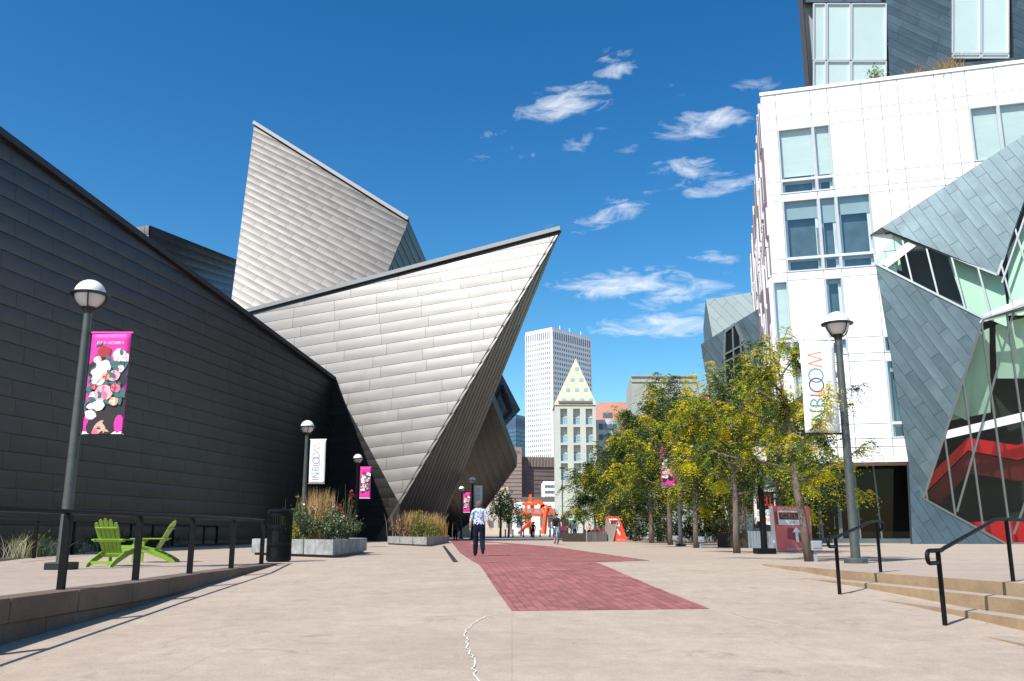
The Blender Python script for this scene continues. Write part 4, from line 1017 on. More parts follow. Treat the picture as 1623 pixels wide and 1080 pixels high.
# ------------------------------------------------------------------ lamps and banners
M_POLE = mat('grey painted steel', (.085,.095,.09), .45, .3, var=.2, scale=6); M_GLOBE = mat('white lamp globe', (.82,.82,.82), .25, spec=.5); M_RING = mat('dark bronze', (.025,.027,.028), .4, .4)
M_GLOWER = mat('frosted lamp glass', (.60,.58,.58), .2)
def street_lamp(loc, label, L=5.85, black=False, arms=None, group=None, base='box'):
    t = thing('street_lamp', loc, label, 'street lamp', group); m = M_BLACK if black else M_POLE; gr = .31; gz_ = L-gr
    b = MB(); 
    if base == 'box': b.box((0,0,.07), (.46,.46,.14))
    else: b.lathe([(.0,-.02),(.27,-.02),(.27,.1),(.25,.12),(0,.12)], 24)
    b.build('base', M_RING if base == 'box' else m, t, bevel=.012 if base == 'box' else 0)
    MB().tube([(0,0,.1),(0,0,L*.35),(0,0,gz_-gr-.02)], [.112,.1,.078], 16).build('pole', m, t, smooth=True, auto=40)
    MB().lathe([(.0,-gr-.10),(.085,-gr-.10),(.10,-gr-.02),(.13,-gr+.03),(.0,-gr+.03)], 20, (0,0,gz_)).build('neck', M_RING, t, smooth=True, auto=40)
    MB().lathe([(gr*cos(a), gr*sin(a)) for a in [radians(x) for x in range(0, 91, 10)]], 24, (0,0,gz_)).build('globe_top', M_GLOBE, t, smooth=True)
    MB().lathe([(gr*.95*cos(a), gr*.95*sin(a)) for a in [radians(x) for x in range(-75, 1, 10)]], 24, (0,0,gz_)).build('globe_bottom', M_GLOWER, t, smooth=True)
    MB().lathe([(gr*.97,-.03),(gr+.075,-.012),(gr+.075,.012),(gr*.97,.035)], 28, (0,0,gz_)).build('ring', M_RING, t)
    for k in range(4):
        a0 = k*pi/2+.35; d = Vector((cos(a0), sin(a0), 0))
        MB().tube([Vector((0,0,gz_))+d*((gr+.03)*cos(e))+Vector((0,0,(gr+.03)*sin(e))) for e in [radians(x) for x in range(-80, 1, 16)]], .016, 6).build('cage_rib', M_RING, t)
    if arms:
        s, z1, z0, w = arms
        for z in (z1, z0): MB().tube([(0,0,z),(s*(w+.16),0,z)], .016, 6).build('banner_arm', M_RING, t)
    return t
M_PINK = mat('pink banner cloth', (.80,.03,.36), .6, var=.12, scale=3, stretch=(6,1,.6)); M_WCL = mat('white banner cloth', (.82,.82,.83), .6, var=.04, scale=3)
FC = [mat('print '+n, c, .6) for n, c in (('white',(.80,.78,.78)),('pale pink',(.80,.42,.50)),('rose',(.72,.16,.26)),('red',(.36,.02,.03)),('peach',(.72,.33,.18)),('dark',(.012,.018,.025)),('teal',(.04,.14,.14)),('skin',(.62,.40,.33)),('hair',(.02,.014,.014)),('magenta',(.80,.03,.36)),('cream',(.78,.68,.60)))]
def flower_banner(loc, w, h, label, sgn=1, detail=True, seed=1, rz=0.0):
    """cloth hanging in the x-z plane from loc (top corner next to the pole); flat print of flowers"""
    r = random.Random(seed); t = thing('banner', loc, label, 'banner', None, rz)
    x0 = .0 if sgn > 0 else -w; nx, nz = 6, 16
    def bulge(x, z): return .010*sin(z*1.6+x*1.5)
    def P(x, z, d): return Vector((x0+x, -d-bulge(x, z), -z))
    mb = MB(); vs = [P(w*i/nx, h*j/nz, 0) for j in range(nz+1) for i in range(nx+1)]
    mb.add(vs, [(j*(nx+1)+i, (j+1)*(nx+1)+i, (j+1)*(nx+1)+i+1, j*(nx+1)+i+1) for j in range(nz) for i in range(nx)])
    c = mb.build('cloth', M_PINK, t, smooth=True)
    s = c.modifiers.new('thick', 'SOLIDIFY'); s.thickness = .004; s.offset = 1
    for z in (0, h): MB().tube([(x0-.02,-.0,-z),(x0+w+.03,0,-z)], .022, 8).build('rod', M_PINK if z == 0 else M_RING, t)
    pr = MB(); lay = [.010]
    def disc(cx, cz, rx, rz_, mi, n=12, rot=0, wob=0.0):
        lay[0] += .00012; pts = []
        for k in range(n):
            a = 2*pi*k/n; q = 1+(r.uniform(-wob,wob)); x = cx+rx*q*cos(a)*cos(rot)-rz_*q*sin(a)*sin(rot); z = cz+rx*q*cos(a)*sin(rot)+rz_*q*sin(a)
            x = min(max(x,.004), w-.004); z = min(max(z,.004), h-.01); pts.append(P(x, z, lay[0]))
        pr.poly(pts[::-1], mi)
    def leafy(cx, cz, s): 
        for _ in range(3): disc(cx+r.uniform(-s,s)*w*.2, cz+r.uniform(-s,s)*w*.2, w*.10, w*.05, 6, 8, r.uniform(0,3), .2)
    # dark foliage ground of the bouquet
    for k in range(40 if detail else 14): disc(w*r.uniform(.06,.94), h*r.uniform(.27,.8), w*.2, w*.16, 5, 9, r.uniform(0,3), .25)
    def bloom(cx, cz, s, c1, c2):
        disc(cx, cz, s, s*.92, c1, 14, 0, .13)
        if detail:
            for k in range(7): a = k*.9+r.random(); disc(cx+cos(a)*s*.5, cz+sin(a)*s*.45, s*.36, s*.26, c2 if k % 2 else c1, 8, a, .12)
            disc(cx, cz, s*.32, s*.26, c2, 8)
    F = [(.75,.225,.17,0,10),(.92,.25,.13,0,1),(.36,.19,.17,3,3),(.20,.27,.10,1,0),(.38,.345,.19,0,10),(.22,.40,.14,0,10),(.70,.33,.12,6,6),(.82,.36,.10,10,1),(.66,.43,.16,1,2),(.28,.47,.18,0,10),(.46,.44,.10,4,3),(.73,.55,.12,2,3),(.20,.54,.08,3,2),(.44,.60,.22,1,2),(.20,.63,.12,1,0),(.72,.68,.12,4,10),(.35,.72,.15,0,10),(.15,.73,.09,0,10),(.80,.62,.08,6,6)]
    for (a, b, s, c1, c2) in F:
        leafy(a*w, b*h, 1); bloom(a*w, b*h, s*w, c1, c2)
    if detail:
        # generic dark-haired portrait rising from the foot of the cloth
        disc(w*.55, h*.93, w*.45, w*.42, 8, 18, 0, .04); disc(w*.52, h*1.0, w*.27, w*.36, 7, 20); disc(w*.34, h*.985, w*.10, w*.13, 2, 10)
        disc(w*.18, h*.81, w*.15, w*.11, 0, 12, .3, .1)
        for ex in (.41,.62):
            disc(w*ex, h*.930, w*.065, w*.012, 8, 8); disc(w*ex, h*.945, w*.055, w*.02, 8, 8)
        disc(w*.54, h*.968, w*.02, w*.055, 4, 8)
        disc(w*.9, h*.9, w*.12, w*.24, 9, 10); put_text(pr, 'JULY 19 - OCTOBER 11', .085, P(w*.5, h*.105, .02), (1,0,0), (0,0,1), 0, width=w*.68)
    o = pr.build('print', FC, c)
    MB().box((x0+w*.5, -.03, -h+.035), (w*.98,.008,.05)).build('hem_strip', FC[0], c)
    return t
IBC = [mat('stroke '+n, c, .6) for n, c in (('crimson',(.40,.02,.10)),('green',(.02,.26,.10)),('teal',(.05,.32,.40)),('red',(.55,.05,.12)),('purple',(.10,.02,.14)),('blue',(.05,.28,.42)),('orange',(.62,.28,.13)),('grey',(.35,.35,.36)))]
def bloom_banner(loc, w, h, label, sgn=1, rz=0.0, small=True):
    t = thing('banner', loc, label, 'banner', None, rz); x0 = .0 if sgn > 0 else -w; nx, nz = 6, 14
    def bulge(x, z): return .02*sin(z*2.0+x*2)+.006*sin(x*6+z)
    def P(x, z, d=0.0): return Vector((x0+x, -d-bulge(x, z), -z))
    mb = MB(); mb.add([P(w*i/nx, h*j/nz) for j in range(nz+1) for i in range(nx+1)], [(j*(nx+1)+i, (j+1)*(nx+1)+i, (j+1)*(nx+1)+i+1, j*(nx+1)+i+1) for j in range(nz) for i in range(nx)])
    c = mb.build('cloth', M_WCL, t, smooth=True); s = c.modifiers.new('thick', 'SOLIDIFY'); s.thickness = .004; s.offset = 1
    for z in (0, h): MB().tube([(x0-.03,0,-z),(x0+w+.03,0,-z)], .02, 8).build('rod', M_RING if z else M_WCL, t)
    L = MB(); sw_ = w*.017
    def st(pts, mi):                      # pts in (along upward 0..1, across 0..1) of the lettering band
        Q = [P(w*(.20+.42*b), h*(.93-.86*a), .0085) for a, b in pts]
        for i in range(len(Q)-1):
            d = (Q[i+1]-Q[i]).normalized(); n = Vector((-d.z,0,d.x))*sw_; L.poly([Q[i]-n, Q[i+1]-n, Q[i+1]+n, Q[i]+n], mi)
    def arc(ca, cb, ra, rb, a0, a1, mi, n=18): st([(ca+ra*cos(a0+(a1-a0)*k/n), cb+rb*sin(a0+(a1-a0)*k/n)) for k in range(n+1)], mi)
    st([(.03,1),(.03,0)], 0); st([(.09,1),(.09,0)], 1); st([(.09,0),(.20,1)], 1); st([(.20,1),(.20,0)], 1)
    st([(.27,1),(.27,0)], 2); arc(.27,.25,.075,.25,-pi/2,pi/2,2); arc(.27,.74,.085,.26,-pi/2,pi/2,2)
    st([(.40,0),(.40,1),(.47,1)], 3); arc(.53,.5,.085,.5,0,2*pi,4,26); arc(.65,.5,.085,.5,0,2*pi,5,26)
    st([(.76,1),(.80,0),(.855,1),(.91,0),(.95,1)], 6)
    if small: put_text(L, 'PAINTING FLOWERS IN THE AGE OF IMPRESSIONISM', .055, P(w*.76, h*.5, .0085), (0,0,1), (-1,0,0), 7, width=h*.78)
    L.build('lettering', IBC, c); return t
p1 = gp(97,903); lamp1 = street_lamp(p1, 'tall grey globe lamp beside the green chairs', arms=(1,4.72,2.62,.78))
flower_banner(p1+Vector((.17,-.06,4.71)), .80, 2.09, 'pink floral banner on the lamp beside the green chairs', 1, True, 3)
pR = gp(1357,893); street_lamp(pR, 'tall grey globe lamp at the head of the tan steps', L=6.05, arms=(-1,5.28,3.02,.88), base='round')
bloom_banner(pR+Vector((-.15,-.06,5.27)), .84, 2.25, 'white IN BLOOM banner on the lamp at the head of the steps', -1)
p2 = at(479, 41.5); street_lamp(p2, 'grey globe lamp behind the big flower planter', arms=(1,4.95,2.9,.75))
bloom_banner(p2+Vector((.2,-.06,4.94)), .74, 2.05, 'white IN BLOOM banner above the big flower planter', 1, -.1)
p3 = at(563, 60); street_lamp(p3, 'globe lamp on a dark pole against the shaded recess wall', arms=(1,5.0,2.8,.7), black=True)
flower_banner(p3+Vector((.2,-.06,4.98)), .72, 2.1, 'small pink floral banner against the shaded recess wall', 1, False, 6)
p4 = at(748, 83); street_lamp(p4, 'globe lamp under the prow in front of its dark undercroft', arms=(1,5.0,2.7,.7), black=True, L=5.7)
bloom_banner(p4+Vector((.2,-.06,4.9)), .74, 2.2, 'white IN BLOOM banner hanging in the prow shadow', 1, small=False)
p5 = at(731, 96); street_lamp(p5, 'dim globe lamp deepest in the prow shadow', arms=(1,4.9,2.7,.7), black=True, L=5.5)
flower_banner(p5+Vector((.2,-.06,4.8)), .72, 2.1, 'dark floral banner deepest in the prow shadow', 1, False, 8)
p6 = gp(1079,866); street_lamp(p6, 'grey globe lamp standing among the yellow trees', arms=(-1,5.0,2.9,.75))
flower_banner(p6+Vector((-.16,-.06,4.98)), .72, 2.05, 'pink floral banner half hidden among the yellow leaves', -1, False, 9)
# stub pole with control box
p7 = gp(1212,878); sp = thing('sign_pole', p7, 'thick black pole with a rectangular lantern beside the arrow sign board', 'pole')
MB().box((0,0,.09), (.62,.62,.18)).build('base', M_BLACK, sp, bevel=.02); MB().tube([(0,0,.15),(0,0,3.05)], [.11,.095], 14).build('pole', M_BLACK, sp, smooth=True, auto=40)
MB().box((-.14,-.02,.95), (.1,.12,.22)).build('switch_box', M_BLACK, sp); MB().box((0,0,3.3), (.42,.42,.5)).build('lantern', M_GLOBE, sp, bevel=.03)
# far street light
p8 = at(892,140); o = thing('street_light', p8, 'tall thin street light in front of the library tower', 'street lamp')
MB().tube([(0,0,-.02),(0,0,10.4)], [.12,.07], 8).build('pole', M_POLE, o); MB().tube([(0,0,4.6),(1.6,0,4.6)], .04, 6).build('arm', M_POLE, o); MB().box((0,0,10.5), (.8,.4,.2)).build('lamp_head', M_RING, o)

# ------------------------------------------------------------------ railings
def railing(name, pts, h, label, post_w, rail_r, posts, square=True, drop=False):
    t = thing(name, pts[0], label, 'railing'); o = pts[0]
    q = [p-o+Vector((0,0,h)) for p in pts]
    if drop: q += [q[-1]+Vector((.03,.10,-.06)), q[-1]+Vector((.03,.12,-.22))]
    MB().tube(q, rail_r, 8).build('top_rail', M_BLACK, t, smooth=True, auto=50)
    for p in posts: MB().box((p.x-o.x, p.y-o.y, (h-rail_r)/2-.01), (post_w, post_w*.8, h-rail_r+.02)).build('post', M_BLACK, t)
    return t
pst = [G(x, y) for x, y in ((96,936),(214,921),(300,910.5),(366,902.5),(414,894.5))]
d_ = (pst[0]-pst[1]).normalized(); pst = [pst[0]+d_*5.2, pst[0]+d_*2.6]+pst
railing('black_railing', pst, .97, 'black steel railing on the kerb in front of the green chairs', .085, .032, pst, drop=True)
bp_ = [G(53,885), G(114,879), G(160,874.5), G(205,871), G(240,868), G(273,866), G(299,864.3), G(322,863), G(343,862), G(362,861), G(378,860.2), G(393,859.5), G(407,859)]
railing('rear_railing', [bp_[0]+(bp_[0]-bp_[1])]+bp_, 1.05, 'black railing along the dark planting bed at the museum wall', .09, .03, bp_)
def handrail(a, b, za, zb, label, ext=.28):
    """pipe handrail: low level end, slope, high level end, both with returns"""
    t = thing('handrail', a, label, 'railing'); H = .9; d = Vector((b.x-a.x, b.y-a.y, 0)); L = d.length; d.normalize()
    def P(s, z): return d*s+Vector((0,0,z))
    z0, z1 = za-a.z+H, zb-a.z+H
    def arc(s0, z, sg): return [P(s0+sg*.075*sin(k*pi/6), z-.075*(1-cos(k*pi/6))) for k in range(7)]
    path = [P(-.05,z0-.15)]+list(reversed(arc(-.30,z0,-1)))+[P(.12,z0),P(.2,z0+.02), P(L*.80,z1-.02), P(L*.88,z1)]+arc(L+ext,z1,1)+[P(L+ext-.18,z1-.15)]
    MB().tube(path, .027, 10).build('rail', M_BLACK, t, smooth=True)
    MB().tube([P(0,-.03),P(0,z0)], .03, 10).build('post', M_BLACK, t, smooth=True, auto=50); MB().tube([P(L,zb-a.z-.03),P(L,z1)], .03, 10).build('post', M_BLACK, t, smooth=True, auto=50)
    return t
a = RP(1498,991); b = G(1606,922); handrail(a, b, a.z, 0, 'pipe handrail nearer the foot of the tan steps, over four risers', 1.1)
a = RP(1331,942); b = G(1396,907); handrail(a, b, a.z, 0, 'shorter pipe handrail in front of the lamp with the white banner')

# ------------------------------------------------------------------ planters and planting
M_PL = mat('planter concrete', (.30,.315,.315), .8, var=.25, scale=2.2, bump=.3, bscale=25, col2=(.22,.235,.235))
def planter(corners, h, label):
    c = sum(corners, Vector())/4; t = thing('planter', c, label, 'planter'); q = [p-c for p in corners]
    def ins(k): return [p*(1-k/p.length) for p in q]
    foot, inn = ins(.12), ins(.18)
    MB().hexa([p+Vector((0,0,-.01)) for p in foot], [p+Vector((0,0,.08)) for p in foot]).build('foot', M_RING, t)
    for i in range(4):
        a, b, a2, b2 = q[i], q[(i+1)%4], inn[i], inn[(i+1)%4]; n = 3 if (b-a).length > 4 else 1
        for k in range(n):
            e = .004; s0, s1 = k/n+(e if k else 0), (k+1)/n-(e if k < n-1 else 0)
            B = [a.lerp(b,s0), a.lerp(b,s1), a2.lerp(b2,s1), a2.lerp(b2,s0)]
            if i % 2: sh = (b-a).normalized()*0
            MB().hexa([p+Vector((0,0,.07)) for p in B], [p+Vector((0,0,h)) for p in B]).build('wall_panel', M_PL, t, bevel=.012)
    MB().hexa([p+Vector((0,0,.1)) for p in inn], [p+Vector((0,0,h-.06)) for p in inn]).build('soil', M_SOIL, t)
    return c
A1, A2_, A3 = G(398,879.5), G(527,884.5), G(581,876); A4 = A1+A3-A2_
planter([A1, A2_, A3, A4], .50, 'long grey concrete planter behind the litter bin')
B1, B2, B3 = G(614,863.2), G(676,866.4), G(712,859.5); B4 = B1+B3-B2
planter([B1, B2, B3, B4], .46, 'grey concrete planter with golden grass near the keel of the prow')
STRAW = [mat('straw', (.46,.28,.10), .8, trans=(.5,.3,.1)), mat('straw dark', (.26,.15,.05), .8), mat('straw pale', (.62,.45,.22), .8, trans=(.6,.4,.2))]
def grass(loc, n, h, sp, lean, label, mats, seed, w=.02, group=None, name='ornamental_grass'):
    r = random.Random(seed); t = thing(name, loc, label, 'grass', group); lv = MB()
    for i in range(n):
        b = Vector((r.gauss(0,sp), r.gauss(0,sp), 0)); hh = h*r.uniform(.6,1.05); d = Vector((r.gauss(0,lean), r.gauss(0,lean), 0))*hh
        s = Vector((r.uniform(-1,1), r.uniform(-.4,.4), 0)).normalized()*w*r.uniform(.5,1.1); m = b+d*.35+Vector((0,0,hh*.6)); e = b+d+Vector((0,0,hh)); k = r.randrange(len(mats))
        lv.add([b-s*.5, b+s*.5, m+s*.5, m-s*.5, e+s*.15], [(0,1,2,3),(3,2,4)], k)
    lv.build('blades', mats, t); return t
def bush(loc, rx, ry, h, n, ls, mats, label, seed, flowers=None, name='shrub', cat='shrub', group=None):
    r = random.Random(seed); t = thing(name, loc, label, cat, group); lv = Leaves()
    stems = MB(); tops = []
    for i in range(26):
        a = r.uniform(0,2*pi); k = r.random()**.5; e = Vector((cos(a)*rx*k, sin(a)*ry*k, h*(1-.55*k*k)*r.uniform(.75,1.1))); stems.tube([(e.x*.25,e.y*.25,0), e*.6, e], [.012,.008,.004], 4, caps=False); tops.append(e)
    stems.build('stems', mat('stem', (.07,.08,.03), .8), t)
    for i in range(n):
        e = r.choice(tops); s = r.uniform(.25,1.05); p = Vector((e.x*(.25+.75*s), e.y*(.25+.75*s), e.z*s))+rv(r)*ls*2.2*r.random(); a = (rv(r)+Vector((0,0,.5))).normalized(); b = a.cross(rv(r)).normalized()
        lv.quad(p, a*ls*r.uniform(.7,1.4), b*ls*r.uniform(.3,.6), r.randrange(len(mats)))
    lv.build('foliage', t, mats)
    if flowers:
        fm, fn, fs = flowers; fl = MB()
        for i in range(fn):
            e = r.choice(tops); p = e+rv(r)*ls*2; 
            if fs >= .06:
                one = MB()
                for k in range(7): a = rv(r)*fs; b = a.cross(rv(r)).normalized()*fs*.8; one.add([p-a, p+b, p+a, p-b], [(0,1,2,3)], r.randrange(len(fm)))
                one.build('bloom', fm, t); continue
            for k in range(5): a = rv(r)*fs; b = a.cross(rv(r)).normalized()*fs*.8; fl.add([p-a, p+b, p+a, p-b], [(0,1,2,3)], r.randrange(len(fm)))
        if fs < .06: tag(fl.build('flowers', fm, t), kind='stuff')
    return t
GR = [LEAF[0], LEAF[1], mat('leaf mid', (.05,.085,.03), .6, trans=(.12,.18,.03))]; LIME = [LEAF[2], mat('leaf lime', (.30,.33,.03), .6, trans=(.5,.55,.04))]
M_ROSE = mat('rose petals', (.48,.012,.07), .6); M_PPK = mat('pink petals', (.55,.22,.24), .6); M_SLV = mat('silver leaf', (.22,.24,.17), .7)
c1 = (A1+A2_+A3+A4)/4; zt_ = Vector((0,0,.44)); e_x, e_y = (A2_-A1).normalized(), (A3-A2_).normalized()
LX1, LY1 = (A2_-A1).length, (A3-A2_).length
def pl1(u, v): return A1+e_x*LX1*u+e_y*LY1*v+zt_
grass(pl1(.62,.45), 420, 1.7, .24, .09, 'tall golden feather grass in the long planter', STRAW, 1, .024)
bush(pl1(.70,.20), 1.05, .8, 1.25, 3600, .075, GR+[M_SLV], 'rounded green bush with small pink flowers under the golden grass', 2, ([M_PPK, FC[10]], 16, .04))
bush(pl1(.86,.42), .8, .9, 1.05, 2600, .075, GR+[M_SLV], 'silvery green bush at the far end of the long planter', 3, ([FC[10], M_PPK], 8, .04))
bush(pl1(.93,.50), .35, .35, 1.75, 260, .06, GR, 'rose bush with crimson blooms beside the feather grass', 4, ([M_ROSE], 13, .06), 'rose_bush', 'rose')
bush(pl1(.46,.20), .38, .42, .95, 900, .07, LIME+[LEAF[3]], 'lime yellow foliage plant right behind the litter bin', 5)
for k, (u, v) in enumerate(((.22,.3),(.30,.5),(.36,.35),(.48,.5),(.40,.7))):
    bush(pl1(u,v), .12, .12, 1.35+.1*(k % 3), 90, .075, LIME+[STRAW[2]], 'thin yellow flower spire above the litter bin', 30+k, None, 'flower_spire', 'flower', 'yellow flower spires in the long planter')
bush(pl1(.48,.4), 1.1, .8, 1.0, 2200, .075, GR, 'low dark green planting hidden behind the litter bin', 6)
LX2, LY2 = (B2-B1).length, (B3-B2).length; f_x, f_y = (B2-B1).normalized(), (B3-B2).normalized()
def pl2_(u, v): return B1+f_x*LX2*u+f_y*LY2*v+Vector((0,0,.40))
grass(pl2_(.45,.25), 420, 1.6, .36, .14, 'golden grass clump beside red-leaved bush in the far planter', STRAW, 41, .03)
grass(pl2_(.82,.55), 300, 1.55, .34, .14, 'golden grass clump at the right end of the far planter', STRAW, 42, .03)
bush(pl2_(.28,.12), .75, .6, 1.05, 1300, .08, GR+[mat('red leaf', (.20,.03,.04), .6), M_PPK], 'reddish flowering bush at the left end of the far planter', 43, ([M_PPK, M_ROSE], 18, .05))
bush(pl2_(.72,.18), .9, .8, 1.45, 1700, .08, GR+LIME, 'yellow green bush in the middle of the far planter', 44, ([FC[4], LEAF[3]], 20, .05))
bush(pl2_(.90,.4), .6, .7, 1.1, 900, .08, GR+LIME, 'low green bush at the corner of the far planter', 45)
DRY = [mat('dry grass', (.42,.34,.20), .8, trans=(.4,.3,.15)), mat('dry grass green', (.16,.17,.07), .8), mat('dry grass pale', (.55,.47,.32), .8)]
for k, (px, py, s) in enumerate(((8,886,.9),(20,884,.8),(36,882,.7),(62,881,.75),(76,880,.7),(90,878,.6),(125,875,.6),(133,874,.55),(150,873,.5))):
    grass(G(px,py)+Vector((0,.5,-.02)), 70, s*.8, .2, .5, 'dry tussock grass at the edge of the museum planting bed', DRY, 60+k, .016, 'dry tussocks by the museum wall', 'tussock_grass')
bed_ = MB(); bl_ = [G(-120,905), G(53,883.5), G(160,873), G(273,864.5), G(407,857.8)]; bed_.poly([p+Vector((0,0,.004)) for p in bl_]+[Pc+Vector((.5,-6,.004)), bot(p_near)+Vector((0,0,.056))]); tag(bed_.build('planting_bed', M_SOIL), kind='structure')
for k in range(12):
    q = bl_[0].lerp(bl_[-1], .15+.07*k)+Vector((-1.6-.12*k,1.2,0)); bush(q, .7, .6, .75, 260, .12, GR, 'low dark shrub in the shaded bed at the museum wall', 80+k, None, 'bed_shrub', 'shrub', 'shrubs at the foot of the museum wall')
# roof terrace plants
def rt(px, py): p = WP(uW(px, py), rz[0]-.35, -.85); return p
bush(rt(1394,125), .8, .35, 2.4, 520, .16, [LEAF[1], LEAF[2]], 'bright green shrub on the roof terrace', 71); grass(rt(1508,112), 300, 1.9, .35, .3, 'brown grass on the roof terrace under the second window bay', [STRAW[1], DRY[0]], 72, .04); grass(rt(1457,118), 220, 1.5, .3, .3, 'smaller dry grass tuft on the roof terrace parapet', [STRAW[1], DRY[0]], 73, .04)
# streaked low planter walls by the trees
M_STK = mat('streaked grey board', (.33,.37,.39), .6, var=.55, scale=2.0, stretch=(3.5,3.5,.25))
def low_wall(a, b, h, label, w=.5):
    t = thing('low_planter_wall', a, label, 'planter'); d = (b-a); n = max(3, int(d.length/.45)); r = random.Random(int(a.x*10))
    for k in range(n):
        p, q = d*(k/n), d*((k+1)/n); e = d.normalized()*.008; nn = Vector((-d.y, d.x, 0)).normalized()*.06; oo = nn*r.uniform(-.15,.15)
        MB().hexa([p+e+oo, q-e+oo, q-e+nn, p+e+nn], [v+Vector((0,0,h)) for v in (p+e+oo, q-e+oo, q-e+nn, p+e+nn)]).build('board', M_STK, t)
    bk_ = Vector((-d.y, d.x, 0)).normalized()*(2.2 if d.x > 0 else -2.2); MB().hexa([v+Vector((0,0,0)) for v in (nn, d+nn, d+bk_, bk_)], [v+Vector((0,0,h-.08)) for v in (nn, d+nn, d+bk_, bk_)]).build('soil', M_SOIL, t)
    return t
def gz0(x, y): p = G(x, y); p.z = -.01; return p
low_wall(gz0(1188,869), gz0(1236,868.5), .75, 'streaked grey board planter beneath the zinc fin')
low_wall(gz0(1048,858.3), gz0(1138,858.3), .85, 'long streaked grey planter wall behind the tree trunks')
low_wall(gz0(930,859), gz0(962,858.5), .7, 'short streaked grey planter wall beside the tent-shaped sign')
for k, (px, Y) in enumerate(((1050,66),(1075,66),(1100,66),(1125,66),(1150,68),(1010,72),(985,80))): bush(at(px,Y), 1.6, 1.2, 2.3, 800, .2, GR, 'green ground shrub behind the streaked planter walls', 95+k, None, 'ground_shrub', 'shrub', 'shrubs behind the streaked planter walls')
# ------------------------------------------------------------------ green slatted chairs
M_LIME = mat('lime paint', (.20,.32,.035), .45, var=.06, scale=5, spec=.4)
def adirondack(loc, rz, label):
    """faces local +y; the reclined fan back leans towards -y"""
    t = thing('garden_chair', loc, label, 'chair', None, rz)
    # side stringers: from front knee down to the rear foot
    for s in (-1, 1):
        x = s*.27; th = .03
        prof = [(.36,.40),(.36,.28),(.05,.22),(-.30,.09),(-.52,.0),(-.62,.0),(-.60,.05),(-.42,.16),(-.10,.30),(.20,.37)]
        MB().prism([(x-th/2, y, z) for y, z in prof], (th,0,0)).build('side_rail', M_LIME, t)
        MB().box((s*.305, .31, .27), (.03,.11,.54)).build('front_leg', M_LIME, t, bevel=.004)
        q = [(s*.25,.44,.54),(s*.40,.42,.54),(s*.42,.20,.54),(s*.36,-.36,.54),(s*.28,-.36,.54),(s*.27,.1,.54)]
        MB().prism(q if s > 0 else q[::-1], (0,0,.026)).build('armrest', M_LIME, t, bevel=.004)
        MB().prism([(s*.33-.012,.30,.535),(s*.33-.012,.18,.535),(s*.33-.012,.29,.36)], (.024,0,0)).build('arm_bracket', M_LIME, t)
    for k in range(6):
        y = .36-k*.085; z = .405-.035*k; MB().box((0, y, z), (.57,.075,.022), M=Matrix.Rotation(radians(22)*.95, 3, 'X')).build('seat_slat', M_LIME, t)
    lean = radians(28); up_ = Vector((0, -sin(lean), cos(lean))); base = Vector((0,-.10,.22))
    tops = [.78,.85,.875,.85,.78]
    for k in range(5):
        xb, xt = (k-2)*.088, (k-2)*.112; L = tops[k]; nrm = Vector((0,cos(lean),sin(lean)))*.02
        pts = [base+Vector((xb-.036,0,0)), base+Vector((xb+.036,0,0)), base+up_*L*.93+Vector((xt+.047,0,0)), base+up_*L*.985+Vector((xt+.028,0,0)), base+up_*L+Vector((xt,0,0)), base+up_*L*.985+Vector((xt-.028,0,0)), base+up_*L*.93+Vector((xt-.047,0,0))]
        if k in (0, 4):
            sg = -1 if k == 0 else 1; o_ = 2 if sg > 0 else 6; pts[o_] = base+up_*L*.86+Vector((xt+sg*.047,0,0))
        MB().prism(pts, nrm).build('back_slat', M_LIME, t)
    for L, w, hh in ((.66,.50,.035),(.37,.72,.06),(.02,.56,.07)):
        c = base+up_*L-Vector((0,cos(lean),sin(lean)))*.016; MB().box(c, (w,.026,hh), M=Matrix.Rotation(lean, 3, 'X')).build('back_rail', M_LIME, t)
    MB().box((0,-.47,.09), (.54,.025,.06)).build('rear_stretcher', M_LIME, t)
    return t
ca = G(166,899); adirondack(Vector((ca.x, ca.y+.45, 0)), radians(-8), 'lime green slatted garden chair with its back turned, nearer the lamp')
cb = G(222,893); adirondack(Vector((cb.x-.05, cb.y+.75, 0)), radians(98), 'lime green slatted garden chair turned sideways, facing the other one')

# ------------------------------------------------------------------ slotted litter bin
bn = gp(441,890.5); bt_ = thing('litter_bin', bn, 'black slotted steel litter bin at the end of the railing', 'litter bin'); RB, HB = .30, 1.22
bands_ = [(.03,.12),(.40,.47),(.80,.88),(1.10,1.20)]
for z0, z1 in bands_: MB().lathe([(RB-.012,z0),(RB,z0),(RB,z1),(RB-.012,z1)], 40).build('hoop', M_BLACK, bt_)
for k in range(40):
    a = 2*pi*k/40; MB().box((cos(a)*(RB-.006), sin(a)*(RB-.006), .61), (.012,.028,1.14), M=Matrix.Rotation(a, 3, 'Z')).build('slat', M_BLACK, bt_)
MB().lathe([(0,.06),(.25,.06),(.25,.78),(.0,.78)], 24).build('liner', mat('bin liner', (.02,.02,.02), .7), bt_)
MB().lathe([(RB+.005,1.18),(RB+.03,1.2),(RB+.03,1.23),(RB-.03,1.265),(.17,1.27),(.15,1.22)], 40).build('lid', M_BLACK, bt_, smooth=True, auto=40)
MB().lathe([(0,-.01),(RB-.03,-.01),(RB-.03,.05),(0,.05)], 32).build('base', M_BLACK, bt_)

